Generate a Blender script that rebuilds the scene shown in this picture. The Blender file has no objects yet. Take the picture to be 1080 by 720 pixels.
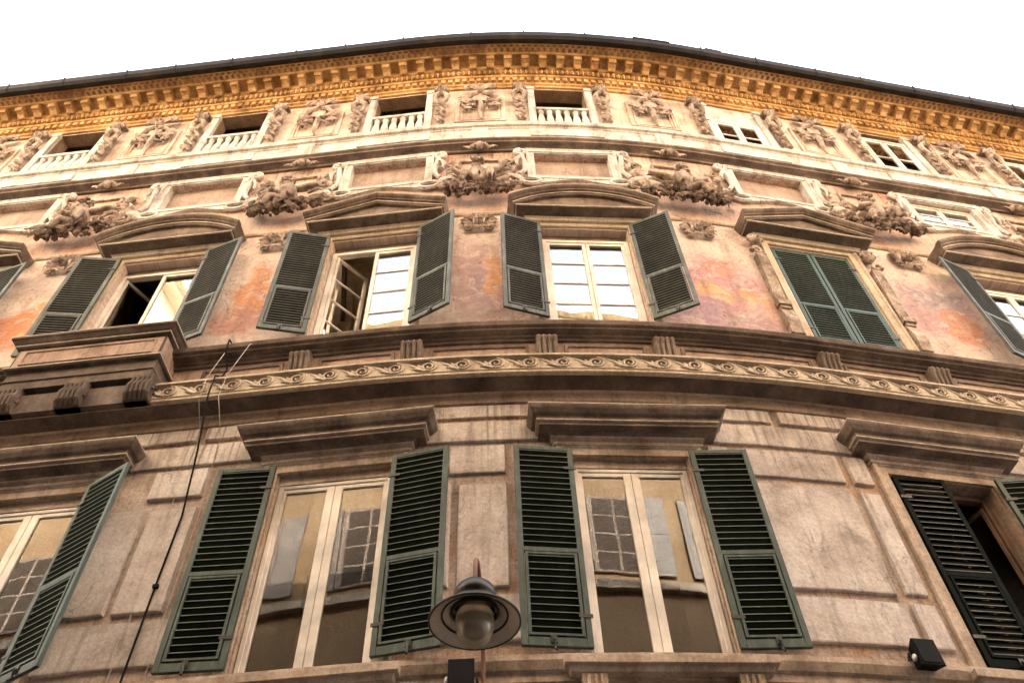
import bpy, bmesh, math, random
import numpy as np
from mathutils import Vector, Matrix

random.seed(7)
scene = bpy.context.scene
COL = scene.collection

# ------------------------------------------------------------------ camera
cam_data = bpy.data.cameras.new('camera')
cam_data.sensor_width = 36.0
cam_data.lens = 31.0
cam_data.clip_start = 0.05
cam_data.clip_end = 2000
cam = bpy.data.objects.new('camera', cam_data)
COL.objects.link(cam)
cam.matrix_world = Matrix(((0.999, 0.04463, 0.0, 0.0),
                           (0.03576, -0.80043, -0.59835, 0.0),
                           (-0.02671, 0.59776, -0.80123, 1.6),
                           (0, 0, 0, 1)))
# proper rotation: columns are camera axes in world (rows above are world axes)
scene.camera = cam

# ------------------------------------------------------------------ light
SUN_EL = math.radians(31)
SUN_AZ = math.radians(20)           # behind the palace, a little to the right
sun_to = Vector((math.sin(SUN_AZ) * math.cos(SUN_EL), math.cos(SUN_AZ) * math.cos(SUN_EL), math.sin(SUN_EL)))
world = bpy.data.worlds.new('World')
scene.world = world
world.use_nodes = True
wn = world.node_tree
bg = wn.nodes['Background']
sky = wn.nodes.new('ShaderNodeTexSky')
sky.sky_type = 'NISHITA'
sky.sun_disc = False
sky.sun_elevation = SUN_EL
sky.sun_rotation = math.atan2(sun_to.x, sun_to.y)
sky.air_density = 1.0
sky.dust_density = 6.0
sky.ozone_density = 1.0
hs = wn.nodes.new('ShaderNodeHueSaturation')
hs.inputs['Saturation'].default_value = 0.32
wn.links.new(sky.outputs[0], hs.inputs['Color'])
wn.links.new(hs.outputs[0], bg.inputs['Color'])
bg.inputs['Strength'].default_value = 0.15

sd = bpy.data.lights.new('sun', 'SUN')
sd.energy = 3.0
sd.angle = math.radians(0.6)
sd.color = (1.0, 0.91, 0.77)
sun = bpy.data.objects.new('sun', sd)
COL.objects.link(sun)
sun.rotation_euler = sun_to.to_track_quat('Z', 'Y').to_euler()

scene.view_settings.view_transform = 'Standard'
scene.view_settings.look = 'None'
scene.view_settings.exposure = 3.52
scene.view_settings.gamma = 1.0
scene.view_settings.use_curve_mapping = False

# ------------------------------------------------------------------ facade plan: straight, rounded corner, straight
PHL, PHR, SA, SB, D0 = -0.0724, 0.2185, -2.1615, 4.4224, 7.5
_S = np.arange(-40, 40.001, .02)
_PH = np.interp(_S, [SA, SB], [PHL, PHR])
_X = np.cumsum(np.cos(_PH)) * .02
_Y = np.cumsum(np.sin(_PH)) * .02
_i0 = len(_S) // 2
_X -= _X[_i0]
_Y += D0 - _Y[_i0]


def PH(s):
    return float(np.interp(s, _S, _PH))


def P(s, d=0.0, z=0.0):
    p = PH(s)
    return Vector((float(np.interp(s, _S, _X)) + d * math.sin(p), float(np.interp(s, _S, _Y)) - d * math.cos(p), z))


SMIN, SMAX = -20.0, 21.0
HOUSE = Vector((0, D0, 0))


# ------------------------------------------------------------------ mesh builder. Points are (s, d, z): along the wall, out of the wall, up
class MB:
    def __init__(self):
        self.v = []
        self.f = []
        self.mi = []
        self.cur = 0            # material slot of what is added next

    def add(self, vs, fs):
        n = len(self.v)
        self.mi += [self.cur] * len(fs)
        self.v += [tuple(p) for p in vs]
        self.f += [tuple(i + n for i in f) for f in fs]

    def box(self, x0, x1, d0, d1, z0, z1, seg=None):
        xs = [x0, x1]
        if seg:
            k = max(1, int(math.ceil((x1 - x0) / seg)))
            xs = [x0 + (x1 - x0) * i / k for i in range(k + 1)]
        self.prism([(d0, z0), (d1, z0), (d1, z1), (d0, z1)], xs)

    def prism(self, prof, xs, caps=True):
        n = len(prof)
        vs = [(x, d, z) for x in xs for d, z in prof]
        fs = []
        for i in range(len(xs) - 1):
            for j in range(n):
                k = (j + 1) % n
                fs.append((i * n + j, i * n + k, (i + 1) * n + k, (i + 1) * n + j))
        if caps:
            fs.append(tuple(range(n)))
            fs.append(tuple((len(xs) - 1) * n + j for j in range(n)))
        self.add(vs, fs)

    def cornice(self, x0, x1, prof, d0=0.0, back=-0.05):
        """stack of rings (d, z) that return round both ends"""
        vs, fs = [], []
        for d, z in prof:
            e = d - d0
            vs += [(x0 - e, back, z), (x0 - e, d, z), (x1 + e, d, z), (x1 + e, back, z)]
        for i in range(len(prof) - 1):
            for j in range(3):
                a = i * 4 + j
                fs.append((a, a + 1, a + 5, a + 4))
        m = (len(prof) - 1) * 4
        fs += [(0, 1, 2, 3), (m, m + 1, m + 2, m + 3)]
        for i in range(len(prof) - 1):
            fs.append((i * 4, i * 4 + 3, i * 4 + 7, i * 4 + 4))
        self.add(vs, fs)

    def sweep(self, path, prof, closed=False):
        """profile (d, t) carried along a path in the wall plane; t grows to the left of the path"""
        n, m = len(path), len(prof)
        nr = []
        for i in range(n):
            a = path[i - 1] if (i > 0 or closed) else None
            b = path[(i + 1) % n] if (i < n - 1 or closed) else None
            p = path[i]
            ns = []
            for u, w in ((a, p), (p, b)):
                if u is None or w is None:
                    continue
                dx, dz = w[0] - u[0], w[1] - u[1]
                l = math.hypot(dx, dz)
                ns.append((-dz / l, dx / l))
            if len(ns) == 2:
                sx, sz = ns[0][0] + ns[1][0], ns[0][1] + ns[1][1]
                k = 2.0 / max(.2, sx * sx + sz * sz)
                nr.append((sx * k, sz * k))
            else:
                nr.append(ns[0])
        vs = [(path[i][0] + nr[i][0] * t, d, path[i][1] + nr[i][1] * t) for i in range(n) for d, t in prof]
        fs = []
        for i in range(n if closed else n - 1):
            i2 = (i + 1) % n
            for j in range(m):
                k = (j + 1) % m
                fs.append((i * m + j, i * m + k, i2 * m + k, i2 * m + j))
        if not closed:
            fs += [tuple(range(m)), tuple((n - 1) * m + j for j in range(m))]
        self.add(vs, fs)

    def tube(self, pts, r, n=6, flat=1.0):
        pts = [Vector(p) for p in pts]
        rs = r if isinstance(r, (list, tuple)) else [r] * len(pts)
        vs, fs = [], []
        for i, p in enumerate(pts):
            t = (pts[min(i + 1, len(pts) - 1)] - pts[max(i - 1, 0)])
            t.normalize()
            up = Vector((0, 1, 0)) if abs(t.y) < .9 else Vector((0, 0, 1))
            a = t.cross(up).normalized()
            b = a.cross(t).normalized()
            for k in range(n):
                q = 2 * math.pi * k / n
                vs.append(p + a * (rs[i] * math.cos(q)) + b * (rs[i] * flat * math.sin(q)))
        for i in range(len(pts) - 1):
            for k in range(n):
                k2 = (k + 1) % n
                fs.append((i * n + k, i * n + k2, (i + 1) * n + k2, (i + 1) * n + k))
        fs += [tuple(range(n)), tuple((len(pts) - 1) * n + k for k in range(n))]
        self.add(vs, fs)

    def lathe(self, prof, n=16, c=(0, 0, 0), ring=False):
        """profile (r, z) round the z axis"""
        vs = [(c[0] + r * math.cos(2 * math.pi * k / n), c[1] + r * math.sin(2 * math.pi * k / n), c[2] + z) for r, z in prof for k in range(n)]
        fs = []
        for i in range(len(prof) - 1):
            for k in range(n):
                k2 = (k + 1) % n
                fs.append((i * n + k, i * n + k2, (i + 1) * n + k2, (i + 1) * n + k))
        if ring:
            e = (len(prof) - 1) * n
            fs += [(e + k, e + (k + 1) % n, (k + 1) % n, k) for k in range(n)]
        else:
            fs += [tuple(range(n)), tuple((len(prof) - 1) * n + k for k in range(n))]
        self.add(vs, fs)

    def ball(self, c, r, sub=1, rot=None):
        vs, fs = ICO[sub]
        if not isinstance(r, (list, tuple)):
            r = (r, r, r)
        R = rot if rot is not None else Matrix.Identity(3)
        self.add([Vector(c) + R @ Vector((v[0] * r[0], v[1] * r[1], v[2] * r[2])) for v in vs], fs)

    def leaf(self, c, length, width, ang, tilt=.5):
        """lobed curled leaf rising off the wall, folded along its rib"""
        ca, sa = math.cos(ang), math.sin(ang)
        rib = [(0, 0), (.22, .22), (.45, .42), (.7, .50), (.9, .40), (1.05, .18)]
        edge = [(.05, .16, .02), (.20, .46, .10), (.30, .30, .22), (.42, .55, .22), (.54, .32, .36), (.68, .42, .34), (.80, .20, .42), (1.02, .05, .16)]
        pts = [(u, 0, h) for u, h in rib]
        for sd in (1, -1):
            pts += [(u, sd * w, h) for u, w, h in edge]
        out = []
        for u, w, h in pts:
            x, y = u * length, w * width
            out.append((c[0] + x * ca - y * sa, c[1] + h * length * tilt, c[2] + x * sa + y * ca))
        fs = []
        for o in (6, 14):
            fs += [(0, o, o + 1), (0, o + 1, 1), (1, o + 1, o + 2), (1, o + 2, 2), (2, o + 2, o + 3), (2, o + 3, o + 4), (2, o + 4, 3), (3, o + 4, o + 5), (3, o + 5, o + 6), (3, o + 6, 4), (4, o + 6, o + 7), (4, o + 7, 5)]
        self.add(out, fs)


ICO = {}
for sub in (1, 2):
    b = bmesh.new()
    bmesh.ops.create_icosphere(b, subdivisions=sub, radius=1.0)
    ICO[sub] = ([tuple(v.co) for v in b.verts], [tuple(v.index for v in f.verts) for f in b.faces])
    b.free()


def build(name, mb, mat, parent=None, loc=None, rot=0.0, bent=False, smooth=False, bevel=0.0, uvs=False):
    """ONE mesh object. bent: points follow the curved wall; else points are local to a frame on the wall"""
    me = bpy.data.meshes.new(name)
    if bent:
        vs = [P(*p) - HOUSE for p in mb.v]
    else:
        vs = [(p[0], -p[1], p[2]) for p in mb.v]
    me.from_pydata([tuple(v) for v in vs], [], mb.f)
    if len(mb.mi) != len(mb.f):
        mb.mi = [0] * len(mb.f)
    bm = bmesh.new()
    bm.from_mesh(me)
    bmesh.ops.recalc_face_normals(bm, faces=bm.faces)
    bm.to_mesh(me)
    bm.free()
    if uvs:
        uv = me.uv_layers.new(name='wall')
        for l in me.loops:
            p = mb.v[l.vertex_index]
            uv.data[l.index].uv = (p[0], p[2])
    if smooth:
        me.polygons.foreach_set('use_smooth', [True] * len(me.polygons))
    for q in (mat if isinstance(mat, (list, tuple)) else [mat]):
        me.materials.append(q)
    if any(mb.mi):
        me.polygons.foreach_set('material_index', mb.mi)
    o = bpy.data.objects.new(name, me)
    COL.objects.link(o)
    if parent is not None:
        o.parent = parent
    if loc is not None:
        o.location = loc
    o.rotation_euler = (0, 0, rot)
    if bevel:
        md = o.modifiers.new('bevel', 'BEVEL')
        md.width = bevel
        md.segments = 1
        md.limit_method = 'ANGLE'
        md.angle_limit = math.radians(40)
    return o


def on_wall(s, z, d=0.0):
    """keyword arguments that place a part of the house on the wall at s, z"""
    return dict(loc=P(s, d, z) - HOUSE, rot=PH(s))


def copy_part(o, parent, loc, rot):
    """a copy of a part with copies of its sub-parts"""
    c = o.copy()
    COL.objects.link(c)
    c.parent = parent
    c.location = loc
    c.rotation_euler = (0, 0, rot)
    for ch in list(o.children):
        k = ch.copy()
        COL.objects.link(k)
        k.parent = c
    return c


def tag(o, label, cat, group=None):
    o['label'] = label
    o['category'] = cat
    if group:
        o['group'] = group
    return o


def thing(name, label, cat, loc):
    o = bpy.data.objects.new(name, None)
    COL.objects.link(o)
    o.location = loc
    return tag(o, label, cat)


# ------------------------------------------------------------------ materials
class NT:
    def __init__(self, name):
        self.m = bpy.data.materials.new(name)
        self.m.use_nodes = True
        self.t = self.m.node_tree
        self.b = self.t.nodes['Principled BSDF']
        self.geo = self.n('ShaderNodeNewGeometry')

    def n(self, kind, **kw):
        x = self.t.nodes.new(kind)
        for k, v in kw.items():
            setattr(x, k, v)
        return x

    def l(self, a, b):
        self.t.links.new(a, b)

    def pos(self, sx=1, sy=1, sz=1):
        mp = self.n('ShaderNodeMapping')
        mp.inputs['Scale'].default_value = (sx, sy, sz)
        self.l(self.geo.outputs['Position'], mp.inputs['Vector'])
        return mp.outputs[0]

    def noise(self, vec, scale, detail=6, rough=.6, dist=0.0):
        x = self.n('ShaderNodeTexNoise')
        x.inputs['Scale'].default_value = scale
        x.inputs['Detail'].default_value = detail
        x.inputs['Roughness'].default_value = rough
        x.inputs['Distortion'].default_value = dist
        self.l(vec, x.inputs['Vector'])
        return x.outputs['Fac']

    def ramp(self, fac, stops, interp='LINEAR'):
        r = self.n('ShaderNodeValToRGB')
        r.color_ramp.interpolation = interp
        while len(r.color_ramp.elements) < len(stops):
            r.color_ramp.elements.new(.5)
        for e, (p, c) in zip(r.color_ramp.elements, stops):
            e.position = p
            e.color = (c[0], c[1], c[2], 1) if isinstance(c, (tuple, list)) else (c, c, c, 1)
        self.l(fac, r.inputs['Fac'])
        return r.outputs['Color']

    def mix(self, fac, a, b, mode='MIX'):
        x = self.n('ShaderNodeMix', data_type='RGBA', blend_type=mode)
        for k, v in ((0, fac), (6, a), (7, b)):
            if isinstance(v, (int, float)):
                x.inputs[k].default_value = v
            elif isinstance(v, (tuple, list)):
                x.inputs[k].default_value = (v[0], v[1], v[2], 1)
            else:
                self.l(v, x.inputs[k])
        return x.outputs[2]

    def math(self, op, a, b=0.0):
        x = self.n('ShaderNodeMath', operation=op)
        for i, v in enumerate((a, b)):
            if isinstance(v, (int, float)):
                x.inputs[i].default_value = v
            else:
                self.l(v, x.inputs[i])
        return x.outputs[0]

    def bump(self, h, strength=.4, dist=.01):
        x = self.n('ShaderNodeBump')
        x.inputs['Strength'].default_value = strength
        x.inputs['Distance'].default_value = dist
        self.l(h, x.inputs['Height'])
        self.l(x.outputs[0], self.b.inputs['Normal'])


def stone(name, base, light, dark, scale=1.3, streak=.55, streak_col=(.09, .065, .05), speck=.35, bump=.5, rough=.85, patch=None, patch_amt=.0, pale=.35, cracks=0, drips=()):
    t = NT(name)
    big = t.noise(t.pos(), scale, 8, .62, .3)
    c = t.ramp(big, [(.3, dark), (.5, base), (.72, light)])
    if patch:
        pn = t.noise(t.pos(1, 1, 1.6), scale * .9 + .13, 6, .6, .8)
        pf = t.ramp(pn, [(.5, 0.0), (.62, patch_amt)])
        c = t.mix(pf, c, patch)
    st = t.noise(t.pos(7, 7, .55), 1.0, 5, .6, .4)
    sf = t.ramp(st, [(.52, 0.0), (.74, streak)])
    c = t.mix(sf, c, streak_col)
    pl = t.noise(t.pos(11, 11, .8), 1.3, 6, .65, 1.2)
    c = t.mix(t.ramp(pl, [(.55, 0.0), (.72, pale)]), c, light)
    dk = t.noise(t.pos(3, 3, 1.2), 1.7, 8, .75, .6)
    c = t.mix(t.ramp(dk, [(.56, 0.0), (.66, streak * .8)]), c, streak_col)
    if cracks:
        wob = t.n('ShaderNodeTexNoise')
        wob.inputs['Scale'].default_value = 3.0
        wob.inputs['Detail'].default_value = 5
        t.l(t.pos(), wob.inputs['Vector'])
        sc2 = t.n('ShaderNodeVectorMath', operation='SCALE')
        t.l(wob.outputs['Color'], sc2.inputs[0])
        sc2.inputs['Scale'].default_value = .55
        ad2 = t.n('ShaderNodeVectorMath', operation='ADD')
        t.l(t.pos(1, 1, .7), ad2.inputs[0])
        t.l(sc2.outputs[0], ad2.inputs[1])
        vo = t.n('ShaderNodeTexVoronoi', feature='DISTANCE_TO_EDGE')
        vo.inputs['Scale'].default_value = 1.15
        t.l(ad2.outputs[0], vo.inputs['Vector'])
        cm = t.ramp(t.noise(t.pos(), .9, 3, .5), [(.45, 0.0), (.6, cracks)])
        cl = t.ramp(vo.outputs['Distance'], [(.002, 1.0), (.009, 0.0)])
        c = t.mix(t.math('MULTIPLY', cm, cl), c, (.08, .055, .042))
    if drips:
        zz = t.n('ShaderNodeSeparateXYZ')
        t.l(t.geo.outputs['Position'], zz.inputs[0])
        dn = t.ramp(t.noise(t.pos(16, 16, .3), 1.0, 4, .6), [(.50, 0.0), (.66, .7)])
        for z0, z1 in drips:
            mr = t.n('ShaderNodeMapRange', interpolation_type='SMOOTHSTEP')
            mr.inputs['From Min'].default_value = z0
            mr.inputs['From Max'].default_value = z1
            t.l(zz.outputs['Z'], mr.inputs['Value'])
            cut = t.math('LESS_THAN', zz.outputs['Z'], z1 + .6)
            c = t.mix(t.math('MULTIPLY', t.math('MULTIPLY', mr.outputs[0], cut), dn), c, (.10, .07, .055))
    fine = t.noise(t.pos(), 26, 5, .7)
    ff = t.ramp(fine, [(.3, 1 - speck), (.62, 1.0)])
    c = t.mix(1.0, c, ff, 'MULTIPLY')
    t.l(c, t.b.inputs['Base Color'])
    t.b.inputs['Roughness'].default_value = rough
    t.b.inputs['Specular IOR Level'].default_value = .25
    mid = t.noise(t.pos(), 7, 6, .65)
    h = t.math('ADD', t.math('MULTIPLY', fine, .35), mid)
    t.bump(h, bump, .02)
    return t.m


M = {}
M['lower'] = stone('lower_plaster', (.53, .43, .36), (.69, .60, .53), (.29, .22, .175), 1.0, .6, patch=(.50, .29, .16), patch_amt=.55, speck=.45, bump=.9, cracks=.6, drips=((8.9, 10.2),))
M['ashlar'] = stone('ashlar_block', (.62, .555, .51), (.78, .735, .70), (.37, .315, .28), 1.5, .5, speck=.3, bump=.6, cracks=.5, drips=((8.7, 10.2),))
M['trim'] = stone('window_stone', (.54, .43, .34), (.70, .60, .51), (.27, .195, .145), 1.8, .5)
M['pediment'] = stone('brown_stone', (.19, .145, .115), (.34, .27, .22), (.085, .063, .052), 2.2, .6)  # brown stone, darkened further to carry the shade of cornice undersides
M['shade_stone'] = stone('shade_toned_stone', (.125, .095, .077), (.25, .195, .158), (.055, .042, .035), 2.0, .5)  # shade of soffit, sill course and balcony put into the stone colour
M['fillet'] = stone('edge_highlight_stone', (.62, .52, .42), (.72, .63, .53), (.40, .31, .24), 3, .35)  # bright lines along moulding edges: highlights painted as paler stone
M['band'] = stone('cream_band', (.57, .475, .36), (.68, .59, .47), (.38, .295, .21), 1.8, .4)
M['bandlow'] = stone('brown_plaster', (.42, .31, .225), (.54, .42, .32), (.22, .155, .11), 1.4, .6)
M['recess'] = stone('dark_pigment_hole_shade', (.07, .04, .025), (.11, .065, .04), (.04, .025, .015), 4, .2)  # pigment ground of the scrolls, also painted shade in the eye rings
M['dado'] = stone('dado_plaster', (.40, .285, .225), (.54, .41, .34), (.20, .135, .105), 1.5, .6)
M['mezz'] = stone('peach_plaster', (.58, .425, .34), (.72, .60, .52), (.35, .235, .175), 1.2, .5, patch=(.58, .28, .15), patch_amt=.5, cracks=.7, drips=((17.2, 17.9),))
M['attic'] = stone('cream_plaster', (.59, .48, .395), (.72, .63, .545), (.35, .255, .19), 1.4, .55, patch=(.55, .33, .2), patch_amt=.4)
M['white'] = stone('white_stone', (.58, .545, .50), (.70, .67, .64), (.35, .30, .255), 2.6, .6, speck=.35)
M['relief'] = stone('carved_stone', (.36, .275, .215), (.62, .53, .45), (.095, .07, .055), 3.5, .5, bump=.8)
M['relief_light'] = stone('carved_pale_stone', (.34, .265, .205), (.64, .55, .465), (.09, .067, .052), 4.5, .6, bump=.9)
M['fruit'] = stone('carved_shade_stone', (.15, .105, .08), (.32, .24, .185), (.05, .035, .028), 5.0, .4, bump=.8)  # deep shading of the swags put into a darker stone colour
M['gold'] = stone('ochre_stone', (.50, .30, .12), (.70, .49, .26), (.20, .11, .05), 1.7, .65, streak_col=(.14, .07, .03))
M['gold_dark'] = stone('brown_ochre', (.24, .13, .06), (.36, .21, .10), (.12, .065, .03), 2.2, .5)
M['blind'] = stone('blind_panel', (.37, .29, .235), (.47, .39, .33), (.25, .185, .145), 1.7, .4)
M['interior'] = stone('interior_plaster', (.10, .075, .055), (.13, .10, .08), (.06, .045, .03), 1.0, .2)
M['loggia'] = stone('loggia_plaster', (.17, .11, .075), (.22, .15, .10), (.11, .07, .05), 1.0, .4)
M['ochre_house'] = stone('ochre_render', (.42, .285, .16), (.50, .36, .215), (.32, .21, .11), .6, .4)
M['pale_house'] = stone('pale_render', (.76, .66, .5), (.82, .73, .58), (.62, .5, .36), .6, .2)
M['paving'] = stone('paving_stone', (.05, .048, .045), (.07, .065, .06), (.035, .033, .03), .8, .0)
M['dark_house'] = stone('dark_rusticated_stone', (.07, .055, .045), (.10, .08, .065), (.045, .035, .03), .8, .4)
M['reveal'] = stone('brown_reveal', (.26, .165, .10), (.36, .25, .16), (.15, .095, .06), 2, .5)
M['tile'] = stone('roof_slate', (.12, .10, .09), (.18, .16, .14), (.07, .06, .05), 3, .3)


def wood(name, base, worn, rough=.55, amt=.5, scale=9):
    t = NT(name)
    a = t.noise(t.pos(1, 1, .3), scale, 6, .7)
    f = t.ramp(a, [(.48, 0.0), (.68, amt)])
    c = t.mix(f, base, worn)
    b2 = t.noise(t.pos(), 1.4, 5, .6)
    c = t.mix(1.0, c, t.ramp(b2, [(.3, .55), (.68, 1.2)]), 'MULTIPLY')
    t.l(c, t.b.inputs['Base Color'])
    t.b.inputs['Roughness'].default_value = rough
    t.bump(t.noise(t.pos(1, 1, .2), 40, 4, .6), .25, .004)
    return t.m


M['green'] = wood('green_paint', (.027, .052, .04), (.11, .155, .125))
M['slat'] = wood('dark_green_paint', (.006, .0095, .0075), (.014, .019, .016), .75)  # near black, so the paint carries the shade in the slat gaps
M['slat_edge'] = wood('worn_lit_green_edge', (.11, .15, .122), (.2, .235, .195), .6)  # worn slat edges, paled to paint in the light they catch
M['grey_edge'] = wood('worn_lit_grey_edge', (.12, .128, .112), (.21, .22, .195), .6)  # same for the grey slats: wear plus painted edge light
M['grey_green'] = wood('faded_green_paint', (.065, .078, .068), (.21, .23, .20), .6)
M['grey_slat'] = wood('faded_slat_paint', (.02, .022, .019), (.04, .04, .034), .75)
M['bluegreen'] = wood('fresh_green_paint', (.022, .07, .06), (.09, .16, .14))
M['cream_wood'] = wood('cream_window_paint', (.80, .76, .70), (.56, .48, .40), .45, .3)
M['white_wood'] = wood('white_window_paint', (.78, .73, .66), (.55, .47, .38), .45, .3)
M['brown_wood'] = wood('brown_wood', (.20, .12, .075), (.10, .06, .04), .5)
M['iron'] = wood('black_iron', (.007, .007, .008), (.025, .02, .016), .45, .3)
M['rust'] = wood('rusty_pipe', (.22, .09, .055), (.10, .05, .035), .6)
M['gutter'] = wood('dark_gutter', (.014, .012, .011), (.04, .03, .022), .5, .5, 4)
for q in ('slat', 'grey_slat'):
    M[q].node_tree.nodes['Principled BSDF'].inputs['Specular IOR Level'].default_value = .06
M['taupe'] = wood('taupe_paint', (.26, .22, .185), (.36, .31, .27))
M['gutter'].node_tree.nodes['Principled BSDF'].inputs['Specular IOR Level'].default_value = .08
M['enamel'] = wood('grey_enamel', (.60, .56, .52), (.42, .38, .34), .35, .3)
M['linen'] = wood('linen', (.74, .66, .55), (.66, .57, .46), .9, .4)
M['rubber'] = wood('black_rubber', (.006, .006, .006), (.014, .012, .01), .7, .3)
M['rubber'].node_tree.nodes['Principled BSDF'].inputs['Specular IOR Level'].default_value = .1
M['wire'] = wood('grey_wire', (.5, .46, .42), (.3, .27, .24), .6)
M['lens'] = wood('white_knob', (.7, .7, .7), (.5, .5, .5), .3)


def glass_mat(name, ior=1.75, tint=(.75, .78, .76), wav=.03):
    t = NT(name)
    t.t.nodes.remove(t.b)
    out = [x for x in t.t.nodes if x.type == 'OUTPUT_MATERIAL'][0]
    tr = t.n('ShaderNodeBsdfTransparent')
    tr.inputs[0].default_value = (*tint, 1)
    gl = t.n('ShaderNodeBsdfGlossy')
    gl.inputs['Roughness'].default_value = .0
    gl.inputs[0].default_value = (1, .98, .95, 1)
    fr = t.n('ShaderNodeFresnel')
    fr.inputs['IOR'].default_value = ior
    mx = t.n('ShaderNodeMixShader')
    bp = t.n('ShaderNodeBump')
    bp.inputs['Strength'].default_value = wav
    bp.inputs['Distance'].default_value = .3
    nz = t.noise(t.pos(1, 1, .55), 1.6, 2, .4)
    t.l(nz, bp.inputs['Height'])
    t.l(bp.outputs[0], gl.inputs['Normal'])
    t.l(fr.outputs[0], mx.inputs[0])
    t.l(tr.outputs[0], mx.inputs[1])
    t.l(gl.outputs[0], mx.inputs[2])
    t.l(mx.outputs[0], out.inputs['Surface'])
    return t.m


M['glass'] = glass_mat('window_glass', 1.75, wav=.006)
M['glass2'] = glass_mat('upper_window_glass', 4.6, wav=.012)


def fresco_mat():
    """faded wall painting laid out along the wall (u) and up it (v)"""
    t = NT('faded_fresco')
    uv = t.n('ShaderNodeUVMap')
    uv.uv_map = 'wall'
    dist = t.n('ShaderNodeTexNoise')
    dist.inputs['Scale'].default_value = 1.9
    dist.inputs['Detail'].default_value = 6
    t.l(uv.outputs[0], dist.inputs['Vector'])
    vs = t.n('ShaderNodeVectorMath', operation='SUBTRACT')
    t.l(dist.outputs['Color'], vs.inputs[0])
    vs.inputs[1].default_value = (.5, .5, .5)
    sc = t.n('ShaderNodeVectorMath', operation='SCALE')
    t.l(vs.outputs[0], sc.inputs[0])
    sc.inputs['Scale'].default_value = .9
    ad = t.n('ShaderNodeVectorMath', operation='ADD')
    t.l(uv.outputs[0], ad.inputs[0])
    t.l(sc.outputs[0], ad.inputs[1])
    w = ad.outputs[0]
    n1 = t.noise(w, .8, 6, .6, .4)
    c = t.ramp(n1, [(.3, (.50, .37, .33)), (.48, (.62, .50, .43)), (.66, (.70, .60, .52))])
    blobs = [
        (-.42, 13.2, .62, 1.25, (.40, .24, .23), .75), (-.22, 13.5, .17, .75, (.58, .30, .15), .85), (-.5, 13.0, .14, .6, (.36, .25, .27), .8),
        (-.42, 12.2, 1.0, .28, (.34, .24, .20), .6),
        (3.35, 13.35, .95, .9, (.46, .27, .28), .85), (3.2, 13.15, .22, .3, (.60, .36, .2), .85), (3.75, 13.1, .25, .3, (.58, .33, .18), .8),
        (3.5, 13.9, .4, .3, (.50, .27, .21), .8), (3.4, 12.3, 1.4, .42, (.42, .28, .28), .8), (4.2, 12.9, .3, .5, (.55, .30, .18), .7),
        (2.9, 12.6, .4, .3, (.36, .24, .30), .7),
        (7.2, 13.5, .85, 1.0, (.42, .26, .26), .85), (7.3, 13.9, .5, .35, (.27, .24, .27), .7), (7.5, 13.1, .35, .6, (.52, .25, .15), .8), (7.0, 12.25, 1.2, .25, (.50, .42, .36), .6),
        (-4.05, 13.6, .4, .9, (.60, .27, .13), .8), (-4.2, 12.7, .5, .35, (.52, .27, .22), .8), (-3.8, 13.0, .2, .5, (.46, .29, .26), .7),
        (-7.7, 13.4, .5, .5, (.62, .25, .11), .85), (-8.2, 13.0, .6, .5, (.56, .24, .13), .8), (-7.5, 12.8, .3, .5, (.64, .28, .10), .8), (-8.0, 14.2, .7, .3, (.50, .37, .30), .7),
        (11.1, 13.3, .8, .9, (.45, .26, .24), .8),
    ]
    for s, z, rs, rz, col, amt in blobs:
        a = t.n('ShaderNodeVectorMath', operation='SUBTRACT')
        t.l(w, a.inputs[0])
        a.inputs[1].default_value = (s, z, 0)
        q = t.n('ShaderNodeVectorMath', operation='MULTIPLY')
        t.l(a.outputs[0], q.inputs[0])
        q.inputs[1].default_value = (1 / rs, 1 / rz, 0)
        ln = t.n('ShaderNodeVectorMath', operation='LENGTH')
        t.l(q.outputs[0], ln.inputs[0])
        mr = t.n('ShaderNodeMapRange', interpolation_type='SMOOTHSTEP')
        mr.inputs['From Min'].default_value = 1.25
        mr.inputs['From Max'].default_value = .55
        mr.inputs['To Max'].default_value = min(1.0, amt * 1.12)
        t.l(ln.outputs['Value'], mr.inputs['Value'])
        c = t.mix(mr.outputs[0], c, col)
    n2 = t.noise(w, 4.5, 7, .65)
    c = t.mix(t.ramp(n2, [(.5, 0.0), (.66, .55)]), c, (.68, .60, .53))
    n3 = t.noise(t.pos(5, 5, .6), 1.0, 5, .6, .3)
    c = t.mix(t.ramp(n3, [(.52, 0.0), (.72, .45)]), c, (.22, .14, .11))
    vo = t.n('ShaderNodeTexVoronoi', feature='DISTANCE_TO_EDGE')
    vo.inputs['Scale'].default_value = 1.3
    t.l(w, vo.inputs['Vector'])
    cl = t.ramp(vo.outputs['Distance'], [(.002, .65), (.009, 0.0)])
    c = t.mix(cl, c, (.14, .09, .07))
    flake = t.ramp(t.noise(w, 3.2, 8, .72), [(.60, 0.0), (.615, .75)])
    c = t.mix(flake, c, (.62, .54, .47))
    grey = t.ramp(t.noise(w, .55, 4, .6), [(.5, 0.0), (.68, .5)])
    c = t.mix(grey, c, (.36, .31, .30))
    n5 = t.noise(w, 11, 6, .7)
    c = t.mix(1.0, c, t.ramp(n5, [(.3, .68), (.6, 1.05)]), 'MULTIPLY')
    t.l(c, t.b.inputs['Base Color'])
    t.b.inputs['Roughness'].default_value = .9
    t.b.inputs['Specular IOR Level'].default_value = .2
    t.bump(t.noise(t.pos(), 14, 6, .7), .35, .012)
    return t.m


M['fresco'] = fresco_mat()

# ------------------------------------------------------------------ the setting
g = MB()
g.add([(-300, -300, 0), (300, -300, 0), (300, 300, 0), (-300, 300, 0)], [(0, 1, 2, 3)])
gr = build('street', g, M['paving'], loc=(0, 0, 0))
gr['kind'] = 'structure'

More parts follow.
